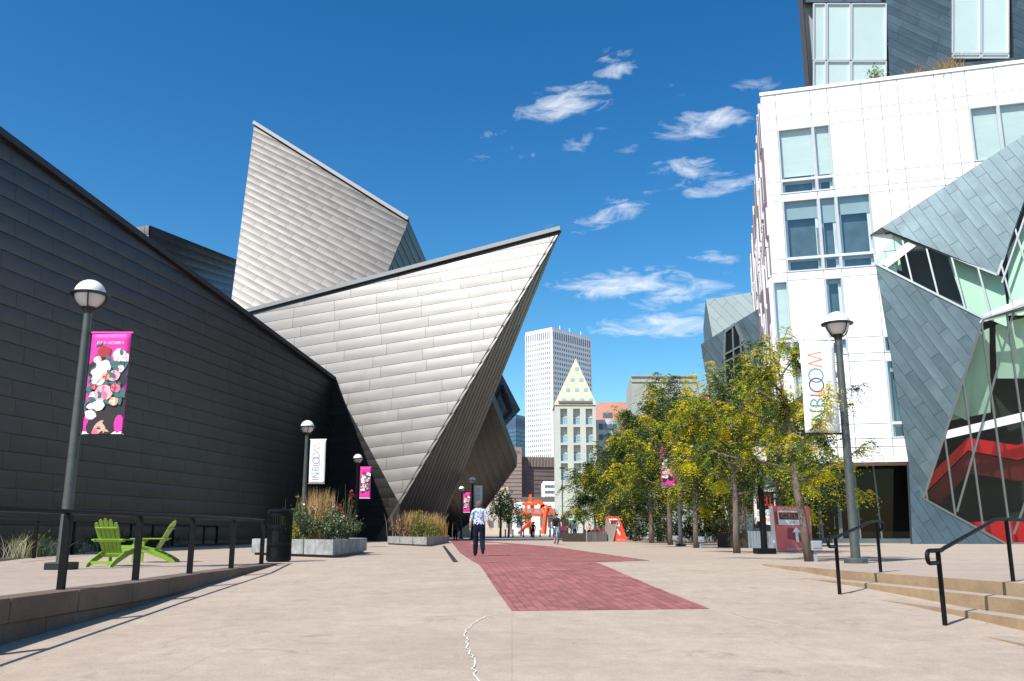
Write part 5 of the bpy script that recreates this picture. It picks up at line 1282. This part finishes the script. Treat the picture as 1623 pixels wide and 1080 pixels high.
# ------------------------------------------------------------------ exhibit signs
M_SRED = mat('sign coral red', (.78,.15,.13), .5, var=.12, scale=3); M_SRED2 = mat('sign dark red', (.33,.02,.03), .5); M_SW = mat('sign white', (.80,.80,.80), .5); M_SBK = mat('sign black', (.015,.015,.02), .4); M_SBL = mat('sign navy', (.05,.07,.16), .5); M_SLED = mat('sign led red', (.75,.05,.03), .4); M_SORG = mat('sign orange red', (.70,.07,.03), .5, var=.06)
def board_art(mb, P, arrow='up', words=True):
    def q(a, b, c, d, mi, l): mb.poly([P(a,b,l), P(c,b,l), P(c,d,l), P(a,d,l)], mi)
    def tx(s, a, b, w, h, mi, l): put_text(mb, s, h, P(a,b,l), (P(1,0,0)-P(0,0,0)).normalized(), (P(0,1,0)-P(0,0,0)).normalized(), mi, width=w)
    W = (P(1,0,0)-P(0,0,0)).length; H = (P(0,1,0)-P(0,0,0)).length
    mb.poly([P(.3,.28,.004), P(.72,.2,.004), P(.6,.5,.004), P(.33,.52,.004)], 1)
    mb.poly([P(.02,.60,.004), P(.2,.55,.004), P(.2,.88,.004), P(.02,.88,.004)], 1)
    q(.10,.58,.88,.90,2,.006); q(.13,.70,.85,.86,3,.008)
    tx('CELL', .49, .78, W*.64, H*.15, 5, .010)
    tx('THE', .48, .64, W*.16, H*.05, 4, .010)
    if words:
        tx('VISIT THE EXHIBIT', .48, .945, W*.74, H*.075, 2, .008); tx('CAN YOU DO', .55, .05, W*.62, H*.075, 2, .008)
    if arrow == 'up': mb.poly([P(a,b,.008) for a, b in ((.53,.20),(.61,.20),(.61,.42),(.70,.42),(.57,.54),(.45,.42),(.53,.42))], 2)
MA = [M_SRED, M_SRED2, M_SW, M_SBK, M_SBL, M_SLED]
sa, sb = gp(1233,875.5), gp(1290,874.5); sgn = thing('arrow_sign', sa.lerp(sb,.5), 'red standing board with an up arrow beside the leaning tree trunk', 'sign')
o_ = sgn.location; W_ = (sb-sa).length; ux = (sb-sa).normalized(); hgt = 1.62; nrm = Vector((ux.y,-ux.x,0)); tl_v = (Vector((0,0,1))-nrm*.06).normalized()
def Pq(a, b, l): return ux*(W_*(a-.5))+tl_v*(hgt*b+.02)+nrm*l
bd = MB().prism([Pq(0,0,0), Pq(1,0,0), Pq(1,1,0), Pq(0,1,0)], nrm*-.05).build('board', M_SRED, sgn)
MB().prism([Pq(0,0,.001)-ux*.06-nrm*.02, Pq(0,0,.001)-nrm*.02, Pq(0,1,.001)-nrm*.02, Pq(0,1,.001)-ux*.06-nrm*.02], nrm*-.14).build('side_panel', M_SW, sgn)
mb = MB(); board_art(mb, Pq); mb.build('print', MA, bd)
# tent-shaped sign with a turning arrow
ta, tb_ = gp(972,858.5), gp(986,858.5); ts = thing('tent_sign', ta.lerp(tb_,.5), 'tent-shaped board with orange red face and curved white arrow', 'sign')
h2 = 1.85; uy_ = Vector((1,0,0)); fw = Vector((.75,-.35,0)).normalized(); side_ = Vector((.35,.75,0)).normalized()*.0
# ridge runs left to right away from the viewer; one face turned to the right
e_ = Vector((.72,-.7,0)).normalized(); n_ = Vector((e_.y*-1, e_.x, 0))
def TP(a, b, l): 
    p = Vector((-.28,-.1,0))+Vector((1,-.25,0)).normalized()*(.98*(a-.5)) ; return p+Vector((.55-.62*b, 0, h2*b+.01))+Vector((.3,-.9,.3)).normalized()*l
f1 = MB().prism([TP(0,0,0), TP(1,0,0), TP(1,1,0), TP(0,1,0)], Vector((-.03,.03,0))).build('red_face', M_SORG, ts)
mb = MB(); 
def qq(a,b,c,d,mi,l): mb.poly([TP(a,b,l),TP(c,b,l),TP(c,d,l),TP(a,d,l)], mi)
qq(.12,.60,.80,.90,2,.012); qq(.18,.66,.74,.84,3,.018); put_text(mb, 'CELL', .25, TP(.46,.75,.024), (TP(1,0,0)-TP(0,0,0)).normalized(), (TP(0,1,0)-TP(0,0,0)).normalized(), 5, width=.45)
arcp = [(.38+.16*cos(t_), .36+.13*sin(t_)) for t_ in [pi*1.0-k*pi/8 for k in range(9)]]
for k in range(8):
    (a1,b1_),(a2,b2_) = arcp[k], arcp[k+1]; mb.poly([TP(a1-.05*(a1-.38)/.16*1.0,b1_-.04,.012), TP(a2-.05*(a2-.38)/.16,b2_-.04,.012), TP(a2+.05*(a2-.38)/.16,b2_+.04,.012), TP(a1+.05*(a1-.38)/.16,b1_+.04,.012)][::-1], 2)
mb.poly([TP(.42,.36,.013), TP(.66,.36,.013), TP(.54,.22,.013)][::-1], 2); put_text(mb, 'VISIT US', .14, TP(.5,.06,.012), (TP(1,0,0)-TP(0,0,0)).normalized(), (TP(0,1,0)-TP(0,0,0)).normalized(), 2, width=.6)
mb.build('print', MA, f1)
lf = MB(); rg0, rg1 = TP(0,1,0), TP(1,1,0); q0, q1 = Vector((-.95,.25,.01)), Vector((-.35,-.1,.01))
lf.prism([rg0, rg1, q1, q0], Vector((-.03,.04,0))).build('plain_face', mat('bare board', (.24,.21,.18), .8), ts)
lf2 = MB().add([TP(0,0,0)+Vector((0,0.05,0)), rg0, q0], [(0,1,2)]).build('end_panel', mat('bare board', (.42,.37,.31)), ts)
# exhibit sign on the zinc fin
es = thing('wall_sign', R(1213,800,49.0), 'white wall sign with red CELL letters on the zinc fin', 'sign'); o_ = es.location.copy()
Wd, Hd = R(1228,800,49).x-R(1195,800,49).x, R(1213,768,49).z-R(1213,832,49).z
def EP(a, b, l): return Vector((Wd*(a-.5), -l, Hd*(b-.5)))
bd = MB().prism([EP(0,0,0), EP(1,0,0), EP(1,1,0), EP(0,1,0)], (0,.25,0)).build('board', M_SW, es)
MB().box((0,.16,-Hd*.53), (Wd*1.05,.3,.22)).build('shelf', M_SBK, es)
mb = MB(); mb.poly([EP(.08,.38,.006),EP(.92,.38,.006),EP(.92,.82,.006),EP(.08,.82,.006)], 3)
put_text(mb, 'CELL', Hd*.42, EP(.5,.6,.010), (1,0,0), (0,0,1), 5, width=Wd*.72); put_text(mb, 'EDUCATION', Hd*.16, EP(.5,.27,.006), (1,0,0), (0,0,1), 4, width=Wd*.8); put_text(mb, 'LEARNING', Hd*.15, EP(.5,.12,.006), (1,0,0), (0,0,1), 5, width=Wd*.8)
mb.build('print', MA, bd)
# small electric boxes at the tree trunks
M_EB = mat('grey plastic box', (.28,.30,.31), .6)
for px, py, off, lab in ((1283,890,(.16,-.1),'grey outlet box strapped to the leaning tree trunk by the arrow sign'),(1104,868.7,(.2,-.1),'pale outlet box at the foot of the pale tree trunk between lamp posts'),(1063,864,(.22,-.1),'pale outlet box at the trunk of the taller green and yellow tree')):
    p = gp(px, py)+Vector((off[0], off[1], 0)); t = thing('outlet_box', p, lab, 'outlet box')
    MB().box((0,0,.38), (.26,.16,.24)).build('box', M_EB, t, bevel=.015); MB().box((-.04,.02,.13), (.08,.08,.28)).build('stand', M_EB, t); MB().box((0,-.085,.40), (.2,.02,.14)).build('cover', M_EB, t)

# ------------------------------------------------------------------ people
def skinned(chains, mats_f, mats, name, parent, sub=2):
    """chains: list of (verts [(pos, rx, ry)], edges, material index or function(center)); all end up in one mesh"""
    allv, allf, allm = [], [], []
    for verts, edges, mf in chains:
        me = bpy.data.meshes.new('tmp'); me.from_pydata([v[0] for v in verts], edges, []); ob = bpy.data.objects.new('tmp', me); COL.objects.link(ob)
        sk = ob.modifiers.new('s', 'SKIN'); sk.use_smooth_shade = True
        for i, v in enumerate(me.skin_vertices[0].data): v.radius = (verts[i][1], verts[i][2]); v.use_root = (i == 0)
        ss = ob.modifiers.new('u', 'SUBSURF'); ss.levels = sub; ss.render_levels = sub
        dg = bpy.context.evaluated_depsgraph_get(); dg.update(); em = bpy.data.meshes.new_from_object(ob.evaluated_get(dg))
        b = len(allv); allv += [v.co.copy() for v in em.vertices]
        for p in em.polygons:
            allf.append(tuple(b+i for i in p.vertices)); allm.append(mf(p.center) if callable(mf) else mf)
        bpy.data.objects.remove(ob); bpy.data.meshes.remove(me); bpy.data.meshes.remove(em)
    m2 = bpy.data.meshes.new(name); m2.from_pydata([tuple(v) for v in allv], [], allf)
    for m in mats: m2.materials.append(m)
    m2.polygons.foreach_set('material_index', allm); m2.polygons.foreach_set('use_smooth', [True]*len(allm)); m2.update()
    o = bpy.data.objects.new(name, m2); link(o, parent); return o
def person(loc, rz, label, J, mats, sleeves=.5, hair=None, hairlen=.1, build=1.0, height=1.0, bike=False):
    """J: joints; mats = top, trousers, skin, shoes"""
    t = thing('person', loc, label, 'person', None, rz); V = []; E = []; ids = {}
    def v(n, r, ry=None): ids[n] = len(V); V.append((tuple(Vector(J[n])*height), r*build*height, (ry or r)*build*height))
    v('pelvis',.165,.125); v('waist',.150,.115); v('chest',.165,.12); v('neck0',.075); v('neck',.05); v('chin',.062,.07); v('head',.078,.092); v('crown',.05,.06)
    for a, b in (('pelvis','waist'),('waist','chest'),('chest','neck0'),('neck0','neck'),('neck','chin'),('chin','head'),('head','crown')): E.append((ids[a], ids[b]))
    for s in 'LR':
        v('hip'+s,.112,.118); v('knee'+s,.086); v('calf'+s,.082); v('ank'+s,.066); v('toe'+s,.042,.03); v('sh'+s,.072); v('elb'+s,.05); v('wri'+s,.033)
        for a, b in (('pelvis','hip'+s),('hip'+s,'knee'+s),('knee'+s,'calf'+s),('calf'+s,'ank'+s),('ank'+s,'toe'+s),('neck0','sh'+s),('sh'+s,'elb'+s),('elb'+s,'wri'+s)): E.append((ids[a], ids[b]))
    segs = [(Vector(V[a][0]), Vector(V[b][0]), a, b) for a, b in E]; nm = {i: n for n, i in ids.items()}
    def mf(c):
        best, key, tt = 9, None, 0
        for a, b, i, j in segs:
            d = b-a; k = max(0, min(1, (c-a).dot(d)/d.length_squared)); q = (c-(a+d*k)).length/((V[i][1]*(1-k)+V[j][1]*k)+.02)
            if q < best: best, key, tt = q, (nm[i], nm[j]), k
        A, B = key
        if B.startswith('elb'): return 0 if tt < max(.2, sleeves*2) else 2
        if B.startswith('wri'): return 0 if tt < sleeves*2-1 else 2
        if B.startswith('sh') or B in ('chest','neck0'): return 0
        if A == 'pelvis' and B == 'waist': return 0 if tt > .25 else 1
        if B == 'neck': return 0 if tt < .2 else 2
        if B in ('chin','head','crown'): return 2
        if B.startswith('toe') : return 3
        return 1
    chains = [(V, E, mf)]
    for s in 'LR':      # hands: palm and five fingers
        w = Vector(J['wri'+s])*height; e = Vector(J['elb'+s])*height; d = (w-e).normalized(); d = (d+Vector(J.get('hand'+s,(0,0,0)))).normalized()
        sd_ = d.cross(Vector((0,1,0.01))).normalized()
        if sd_.length < .1: sd_ = Vector((1,0,0))
        f = d.cross(sd_).normalized(); acr = f
        palm = w+d*.075*height
        chains.append(([(tuple(w-d*.01), .03, .024), (tuple(w+d*.04*height), .036, .022), (tuple(palm), .036, .02)], [(0,1),(1,2)], 2))
        for k in range(4):
            off = acr*(k-1.5)*.019*height; L = (.062,.075,.07,.055)[k]*height; b0 = palm+off; c0_ = b0+d*L*.5+sd_*.006; e0_ = b0+d*L*.9+sd_*.025*height
            chains.append(([(tuple(b0), .009, .009), (tuple(c0_), .0085, .0085), (tuple(e0_), .007, .007)], [(0,1),(1,2)], 2))
        b0 = w+d*.035*height+acr*.03*height; chains.append(([(tuple(b0), .011, .011), (tuple(b0+d*.03+acr*.02), .010, .010), (tuple(b0+d*.058+acr*.024), .008, .008)], [(0,1),(1,2)], 2))
    o = skinned(chains, None, mats, 'body', t)
    hd = Vector(J['head'])*height
    fw_ = Vector(J.get('face', (0,1,0)))
    if hair:
        r = random.Random(len(label)); hb = MB(); n, mrow = 16, 9; vs = []
        for j in range(mrow+1):
            a = pi*.5-j/mrow*(pi*.5+hairlen*5)
            for i in range(n):
                b_ = 2*pi*i/n; d = Vector((cos(b_)*cos(a), sin(b_)*cos(a), sin(a))); k = 1+r.uniform(-.11,.10)
                faceside = max(0, d.dot(fw_))
                rr_ = Vector((.118*d.x, .130*d.y, .126*d.z))*k*(1-.38*(faceside if a < .55 else 0)); 
                if a < 0: rr_.x = .122*k*cos(b_)*(1-.1*abs(a)); rr_.y = .128*k*sin(b_)*(1-.1*abs(a)) * (1-.4*faceside); 
                vs.append(hd+(rr_+Vector((0,0,.012)))*height)
        hb.add(vs, [(j*n+i, (j+1)*n+i, (j+1)*n+(i+1)%n, j*n+(i+1)%n) for j in range(mrow) for i in range(n)]); hb.build('hair', hair, t, smooth=True)
    # face: nose, eyes, mouth
    fc = MB(); sd_ = fw_.cross(Vector((0,0,1))).normalized(); P = lambda a, b, c: hd+sd_*a+fw_*b+Vector((0,0,c))
    fc.add([P(-.013,.088,-.03), P(.013,.088,-.03), P(0,.112,-.034), P(0,.090,.015)], [(0,1,2),(1,3,2),(0,2,3)], 0)
    for s in (-1, 1): fc.add([P(s*.034-.013,.090,.012), P(s*.034+.013,.090,.012), P(s*.034+.011,.089,.024), P(s*.034-.011,.089,.024)], [(0,1,2,3)], 1)
    fc.add([P(-.022,.091,-.062), P(.022,.091,-.062), P(.018,.09,-.052), P(-.018,.09,-.052)], [(0,1,2,3)], 2)
    for s in (-1, 1): fc.add([P(s*.085,-.0,-.03), P(s*.10,-.015,-.01), P(s*.10,-.015,.025), P(s*.083,.005,.02)], [(0,1,2,3)], 0)
    fc.build('face', [mats[2], M_SBK, mat('lips', (.40,.14,.12), .6)], t)
    return t
SKIN = mat('skin', (.46,.25,.17), .55); JEAN = mat('dark denim', (.007,.013,.028), .9, var=.35, scale=9, spec=.1); SHOE = mat('black shoe', (.015,.015,.015), .5)
def pattern_mat():
    m = mat('blue white print blouse', (.70,.76,.86), .75); nt = m.node_tree; b = nt.nodes['Principled BSDF']; N = nt.nodes.new; L = nt.links.new
    tc = N('ShaderNodeTexCoord'); v = N('ShaderNodeTexNoise'); v.inputs['Scale'].default_value = 17; v.inputs['Detail'].default_value = 1.5; v.inputs['Distortion'].default_value = 1.6; L(tc.outputs['Object'], v.inputs['Vector'])
    cr = N('ShaderNodeValToRGB'); cr.color_ramp.interpolation = 'CONSTANT'; cr.color_ramp.elements[0].color = (.02,.03,.07,1); cr.color_ramp.elements[1].position = .445; cr.color_ramp.elements[1].color = (.60,.70,.90,1)
    e = cr.color_ramp.elements.new(.60); e.color = (.30,.42,.68,1); e = cr.color_ramp.elements.new(.655); e.color = (.02,.03,.07,1); L(v.outputs['Fac'], cr.inputs['Fac']); L(cr.outputs[0], b.inputs['Base Color']); return m
STAND = dict(pelvis=(0,0,.93), waist=(0,.0,1.08), chest=(0,.01,1.27), neck0=(0,0,1.40), neck=(0,.015,1.45), chin=(0,.03,1.50), head=(0,.03,1.565), crown=(0,.025,1.64),
    hipL=(-.095,0,.84), kneeL=(-.11,.04,.48), calfL=(-.11,.0,.30), ankL=(-.11,-.02,.09), toeL=(-.12,.12,.035), shL=(-.175,0,1.36), elbL=(-.245,-.03,1.10), wriL=(-.25,.04,.87),
    hipR=(.095,0,.84), kneeR=(.11,.04,.48), calfR=(.11,0,.30), ankR=(.11,-.02,.09), toeR=(.12,.12,.035), shR=(.175,0,1.36), elbR=(.245,-.03,1.10), wriR=(.25,.04,.87))
wp = gp(759,882)
J = dict(STAND, kneeL=(-.10,.06,.47), calfL=(-.105,.05,.29), ankL=(-.11,.04,.085), toeL=(-.12,.17,.035), kneeR=(.10,.03,.48), calfR=(.105,-.13,.32), ankR=(.11,-.25,.20), toeR=(.115,-.17,.06), elbL=(-.255,.0,1.09), wriL=(-.265,.06,.86), elbR=(.26,-.06,1.11), wriR=(.33,-.0,.90), head=(0,.035,1.56), handR=(.1,.1,-.2))
person(wp, radians(4), 'woman walking away in blue and white print blouse and dark jeans', J, [pattern_mat(), JEAN, SKIN, SHOE], .52, mat('grey brown hair', (.085,.066,.055), .8, var=.4, scale=30), .16, 1.03, .975)
J2 = dict(STAND, kneeL=(-.1,.10,.48), ankL=(-.1,.10,.09), calfL=(-.1,.10,.3), toeL=(-.1,.24,.035), kneeR=(.1,.0,.48), calfR=(.1,-.14,.32), ankR=(.1,-.24,.16), toeR=(.1,-.15,.04))
person(at(911,86), radians(-5), 'person in white shirt and blue jeans walking beyond the cyclist', J2, [mat('white shirt', (.75,.75,.76), .8), mat('blue denim', (.05,.09,.20), .85), SKIN, SHOE], .5, mat('dark hair', (.02,.016,.014), .7), .08, 1.0, 1.03)
person(at(845,100), radians(170), 'person in dark clothes standing in the shade before the orange sculpture', J2, [mat('dark jacket', (.02,.022,.03), .8), JEAN, SKIN, SHOE], 1.0, mat('dark hair', (.02,.016,.014)), .08, 1.0, 1.04)
person(at(722,78), radians(30), 'person in black clothes in the deep shade under the prow', STAND, [mat('dark jacket', (.02,.022,.03)), JEAN, SKIN, SHOE], .6, mat('dark hair', (.02,.016,.014)), .08, 1.0, 1.0)
for k, (px, Y, c, lab) in enumerate(((934,118,(.70,.30,.18),'distant person in an orange top by the trees'),(945,122,(.70,.68,.66),'distant person in a pale top by the trees'),(950,112,(.45,.03,.05),'distant person in a red top by the trees'))):
    person(at(px,Y), radians(180+40*k), lab, STAND, [mat('top %d' % k, c, .8), JEAN, SKIN, SHOE], .5, mat('dark hair', (.02,.016,.014)), .08, 1.0, 1.0)

# ------------------------------------------------------------------ cyclist and bicycle, riding towards the viewer
cy = at(881.5, 53)
bk_t = thing('bicycle', cy, 'silver mountain bicycle ridden towards the red brick inlay', 'bicycle', None, radians(180+6))
M_TYRE = mat('tyre rubber', (.02,.02,.02), .8); M_ALU = mat('bare aluminium', (.55,.56,.58), .35, .8)
WR = .335
def ring(mb, c, R_, r_, n=28, k=8):
    vs = []
    for i in range(n):
        a = 2*pi*i/n
        for j in range(k): b = 2*pi*j/k; vs.append(Vector(c)+Vector((r_*sin(b), (R_+r_*cos(b))*cos(a), (R_+r_*cos(b))*sin(a))))
    mb.add(vs, [(i*k+j, ((i+1)%n)*k+j, ((i+1)%n)*k+(j+1)%k, i*k+(j+1)%k) for i in range(n) for j in range(k)])
for y in (.53, -.53):
    m = MB(); ring(m, (0,y,WR), WR-.025, .025); w = m.build('wheel', M_TYRE, bk_t, smooth=True)
    m = MB(); ring(m, (0,y,WR), WR-.052, .010); m.build('rim', M_ALU, w, smooth=True)
    m = MB()
    for i in range(16): a = 2*pi*i/16; m.tube([(0.02*(-1)**i,y,WR),(0,y+(WR-.05)*cos(a),WR+(WR-.05)*sin(a))], .003, 4)
    m.tube([(-.05,y,WR),(.05,y,WR)], .02, 8); m.build('spoke', M_ALU, w)
m = MB(); BBk, ST, HT, HTb = (0,-.10,.29), (0,-.24,.80), (0,.36,.82), (0,.40,.70)
for a, b, r_ in ((BBk,ST,.017),(BBk,HTb,.02),((0,-.225,.75),HT,.017),(HT,HTb,.02)): m.tube([a,b], r_, 8)
for s in (-1, 1): m.tube([BBk,(s*.06,-.53,WR)], .009, 6); m.tube([(0,-.225,.75),(s*.06,-.53,WR)], .008, 6); m.tube([(s*.05,.42,.66),(s*.06,.53,WR)], .016, 8)
m.tube([(-.06,.42,.66),(.06,.42,.66)], .018, 6); m.build('frame', M_ALU, bk_t, smooth=True)
m = MB(); m.tube([(-.30,.26,.99),(-.12,.34,.98),(.12,.34,.98),(.30,.26,.99)], .013, 8); m.tube([HT,(0,.34,.98)], .016, 8); hb_ = m.build('handlebar', M_ALU, bk_t)
for s in (-1, 1): MB().tube([(s*.29,.265,.99),(s*.19,.31,.985)], .019, 8).build('grip', M_TYRE, hb_)
MB().prism([(-.07,-.36,.90),(.07,-.36,.90),(.03,-.12,.90),(-.03,-.12,.90)], (0,0,.05)).build('saddle', M_TYRE, bk_t, bevel=.015)
m = MB(); m.tube([ST,(0,-.25,.9)], .014, 8); m.build('seat_post', M_ALU, bk_t)
m = MB(); m.tube([(-.06,-.10,.29),(.06,-.10,.29)], .02, 8); m.bar((-.07,-.10,.29),(-.07,.0,.15), .02); m.bar((.07,-.10,.29),(.07,-.20,.43), .02); cr_ = m.build('crank', M_ALU, bk_t)
for s, y, z in ((-1,.0,.15),(1,-.20,.43)): MB().box((s*.12,y,z), (.09,.08,.02)).build('pedal', M_TYRE, cr_)
JC = dict(pelvis=(0,-.24,1.02), waist=(0,-.17,1.15), chest=(0,-.04,1.34), neck0=(0,.04,1.47), neck=(0,.07,1.52), chin=(0,.10,1.57), head=(0,.11,1.635), crown=(0,.11,1.71),
    hipL=(-.10,-.20,.95), kneeL=(-.12,.12,.62), calfL=(-.12,.06,.42), ankL=(-.12,-.02,.24), toeL=(-.12,.10,.18), hipR=(.10,-.20,.95), kneeR=(.12,.14,.80), calfR=(.12,.0,.64), ankR=(.12,-.20,.53), toeR=(.12,-.10,.46),
    shL=(-.19,.03,1.43), elbL=(-.30,.10,1.20), wriL=(-.28,.24,1.04), shR=(.19,.03,1.43), elbR=(.30,.10,1.20), wriR=(.28,.24,1.04), handL=(.2,.6,.3), handR=(-.2,.6,.3))
person(cy, radians(180+6), 'cyclist in dark tee and cap on the silver bicycle', JC, [mat('dark tee', (.022,.024,.028), .8, var=.5, scale=14), mat('faded denim', (.12,.22,.36), .85, var=.2, scale=10), SKIN, SHOE], .35, mat('cap', (.05,.02,.02), .8), .0, 1.05, 1.0)

# ------------------------------------------------------------------ abstract orange steel sculpture (generic stand-in), bollards, street bits
M_OR = mat('orange painted steel', (.72,.10,.02), .45, var=.08, scale=.6)
SY = 165.0; sp0 = at(846, SY); sc = thing('steel_sculpture', sp0, 'large abstract orange steel sculpture of beams and rings', 'sculpture')
def sx(px): return R(px,840,SY).x-sp0.x
def sz(py): return R(846,py,SY).z
def beam(a, b, w, nm='beam', dy=(0,0)): MB().bar((sx(a[0]),dy[0],max(sz(a[1]),-.02)), (sx(b[0]),dy[1],max(sz(b[1]),-.02)), w, w).build(nm, M_OR, sc)
beam((834,796),(834,828),.5); beam((828,799),(852,799),.55); beam((840,795),(841,784),.5); beam((816,812),(860,817),.42,dy=(-1,.6)); beam((822,845.5),(838,830),.45,dy=(-1.6,0)); beam((841,846),(840,826),.5,dy=(1.4,0))
beam((859,846),(865,806),.5,dy=(-1,0)); beam((864,846.5),(866,818),.45,dy=(1.2,0)); beam((866,806),(872,802),.4); beam((872,802),(879,818),.4)
def plate_ring(cx, cz, ro, ri, a0, a1, nm):
    n = 20; A = [a0+(a1-a0)*k/n for k in range(n+1)]; c = Vector((sx(cx),0,sz(cz)))
    MB().prism([c+Vector((ro*cos(a),0,ro*sin(a))) for a in A]+[c+Vector((ri*cos(a),0,ri*sin(a))) for a in reversed(A)], (0,.25,0)).build(nm, M_OR, sc)
plate_ring(852,804,1.35,.6,radians(-20),radians(235),'curved_plate'); plate_ring(863,808,.95,.6,0,2*pi*.98,'ring_plate'); plate_ring(840,826,1.0,.45,radians(60),radians(350),'ring_plate'); plate_ring(866,812,.75,.45,radians(-150),radians(150),'ring_plate')
BG = 'round-topped bollards across the far plaza'; proto = None
for k in range(11):
    p = at(800+k*14.2+random.Random(k).uniform(-1.5,1.5), 126)
    if proto is None:
        proto = thing('bollard', p, 'black round-topped bollard across the far end of the plaza', 'bollard', BG)
        MB().lathe([(.14,-.02),(.14,.06),(.085,.1),(.085,.86),(.11,.9),(.10,1.0),(0,1.04)], 12).build('post', M_BLACK, proto, smooth=True, auto=40)
    else: copy_tree(proto).location = p
kio = thing('information_kiosk', at(893,104), 'dark information kiosk with rounded top behind the cyclist', 'kiosk')
MB().box((0,0,1.05), (1.15,.5,2.1)).build('body', mat('kiosk dark', (.03,.03,.035), .5), kio, bevel=.04); MB().lathe([(.3,2.08),(.3,2.4),(.22,2.55),(0,2.6)], 16).build('top', M_RING, kio); MB().box((0,-.26,1.1), (.8,.02,.5)).build('panel', mat('kiosk magenta', (.20,.02,.08), .5), kio)
s9 = at(906,128); sn = thing('street_sign', s9, 'small white and turquoise street sign by the library', 'sign'); MB().tube([(0,0,-.02),(0,0,2.6)], .04, 6).build('post', M_POLE, sn); MB().box((0,-.05,2.45), (.9,.03,.28)).build('plate', M_SW, sn); MB().box((0,-.05,2.1), (.8,.03,.26)).build('plate', mat('turquoise plate', (.08,.42,.42), .5), sn)
PV = 'red cars parked on the street beyond the trees'
def car(p, rz, col, label, group):
    t = thing('parked_car', p, label, 'car', group, rz); m = mat('car '+str(col), col, .25, coat=.8)
    prof = [(-2.1,.35),(-2.15,.7),(-1.9,.92),(-1.2,1.0),(-.7,1.42),(.7,1.45),(1.25,1.0),(2.0,.88),(2.2,.65),(2.15,.35)]
    MB().prism([(x,-.85,z) for x, z in prof], (0,1.7,0)).build('body', m, t, bevel=.05)
    for s in (-1, 1):
        MB().prism([(-1.1,s*.86,1.0),(-.66,s*.86,1.36),(.66,s*.86,1.38),(1.1,s*.86,1.0)], (0,s*.01,0)).build('side_window', M_TG, t)
        for x in (-1.35,1.35): MB().lathe([(0,-.1),(.32,-.1),(.32,.1),(0,.1)], 18).build('wheel', M_TYRE, t).matrix_basis = Matrix.Translation((x,s*.8,.32)) @ Matrix.Rotation(pi/2, 4, 'X')
    return t
car(at(1165,112), .1, (.40,.02,.02), 'red car parked behind the streaked planter under the zinc fin', None); car(at(1006,135), 0, (.62,.62,.62), 'pale car parked on the street beyond the trees', None); car(at(950,142), 0, (.40,.02,.02), 'red car parked past the bollards near the library', None)
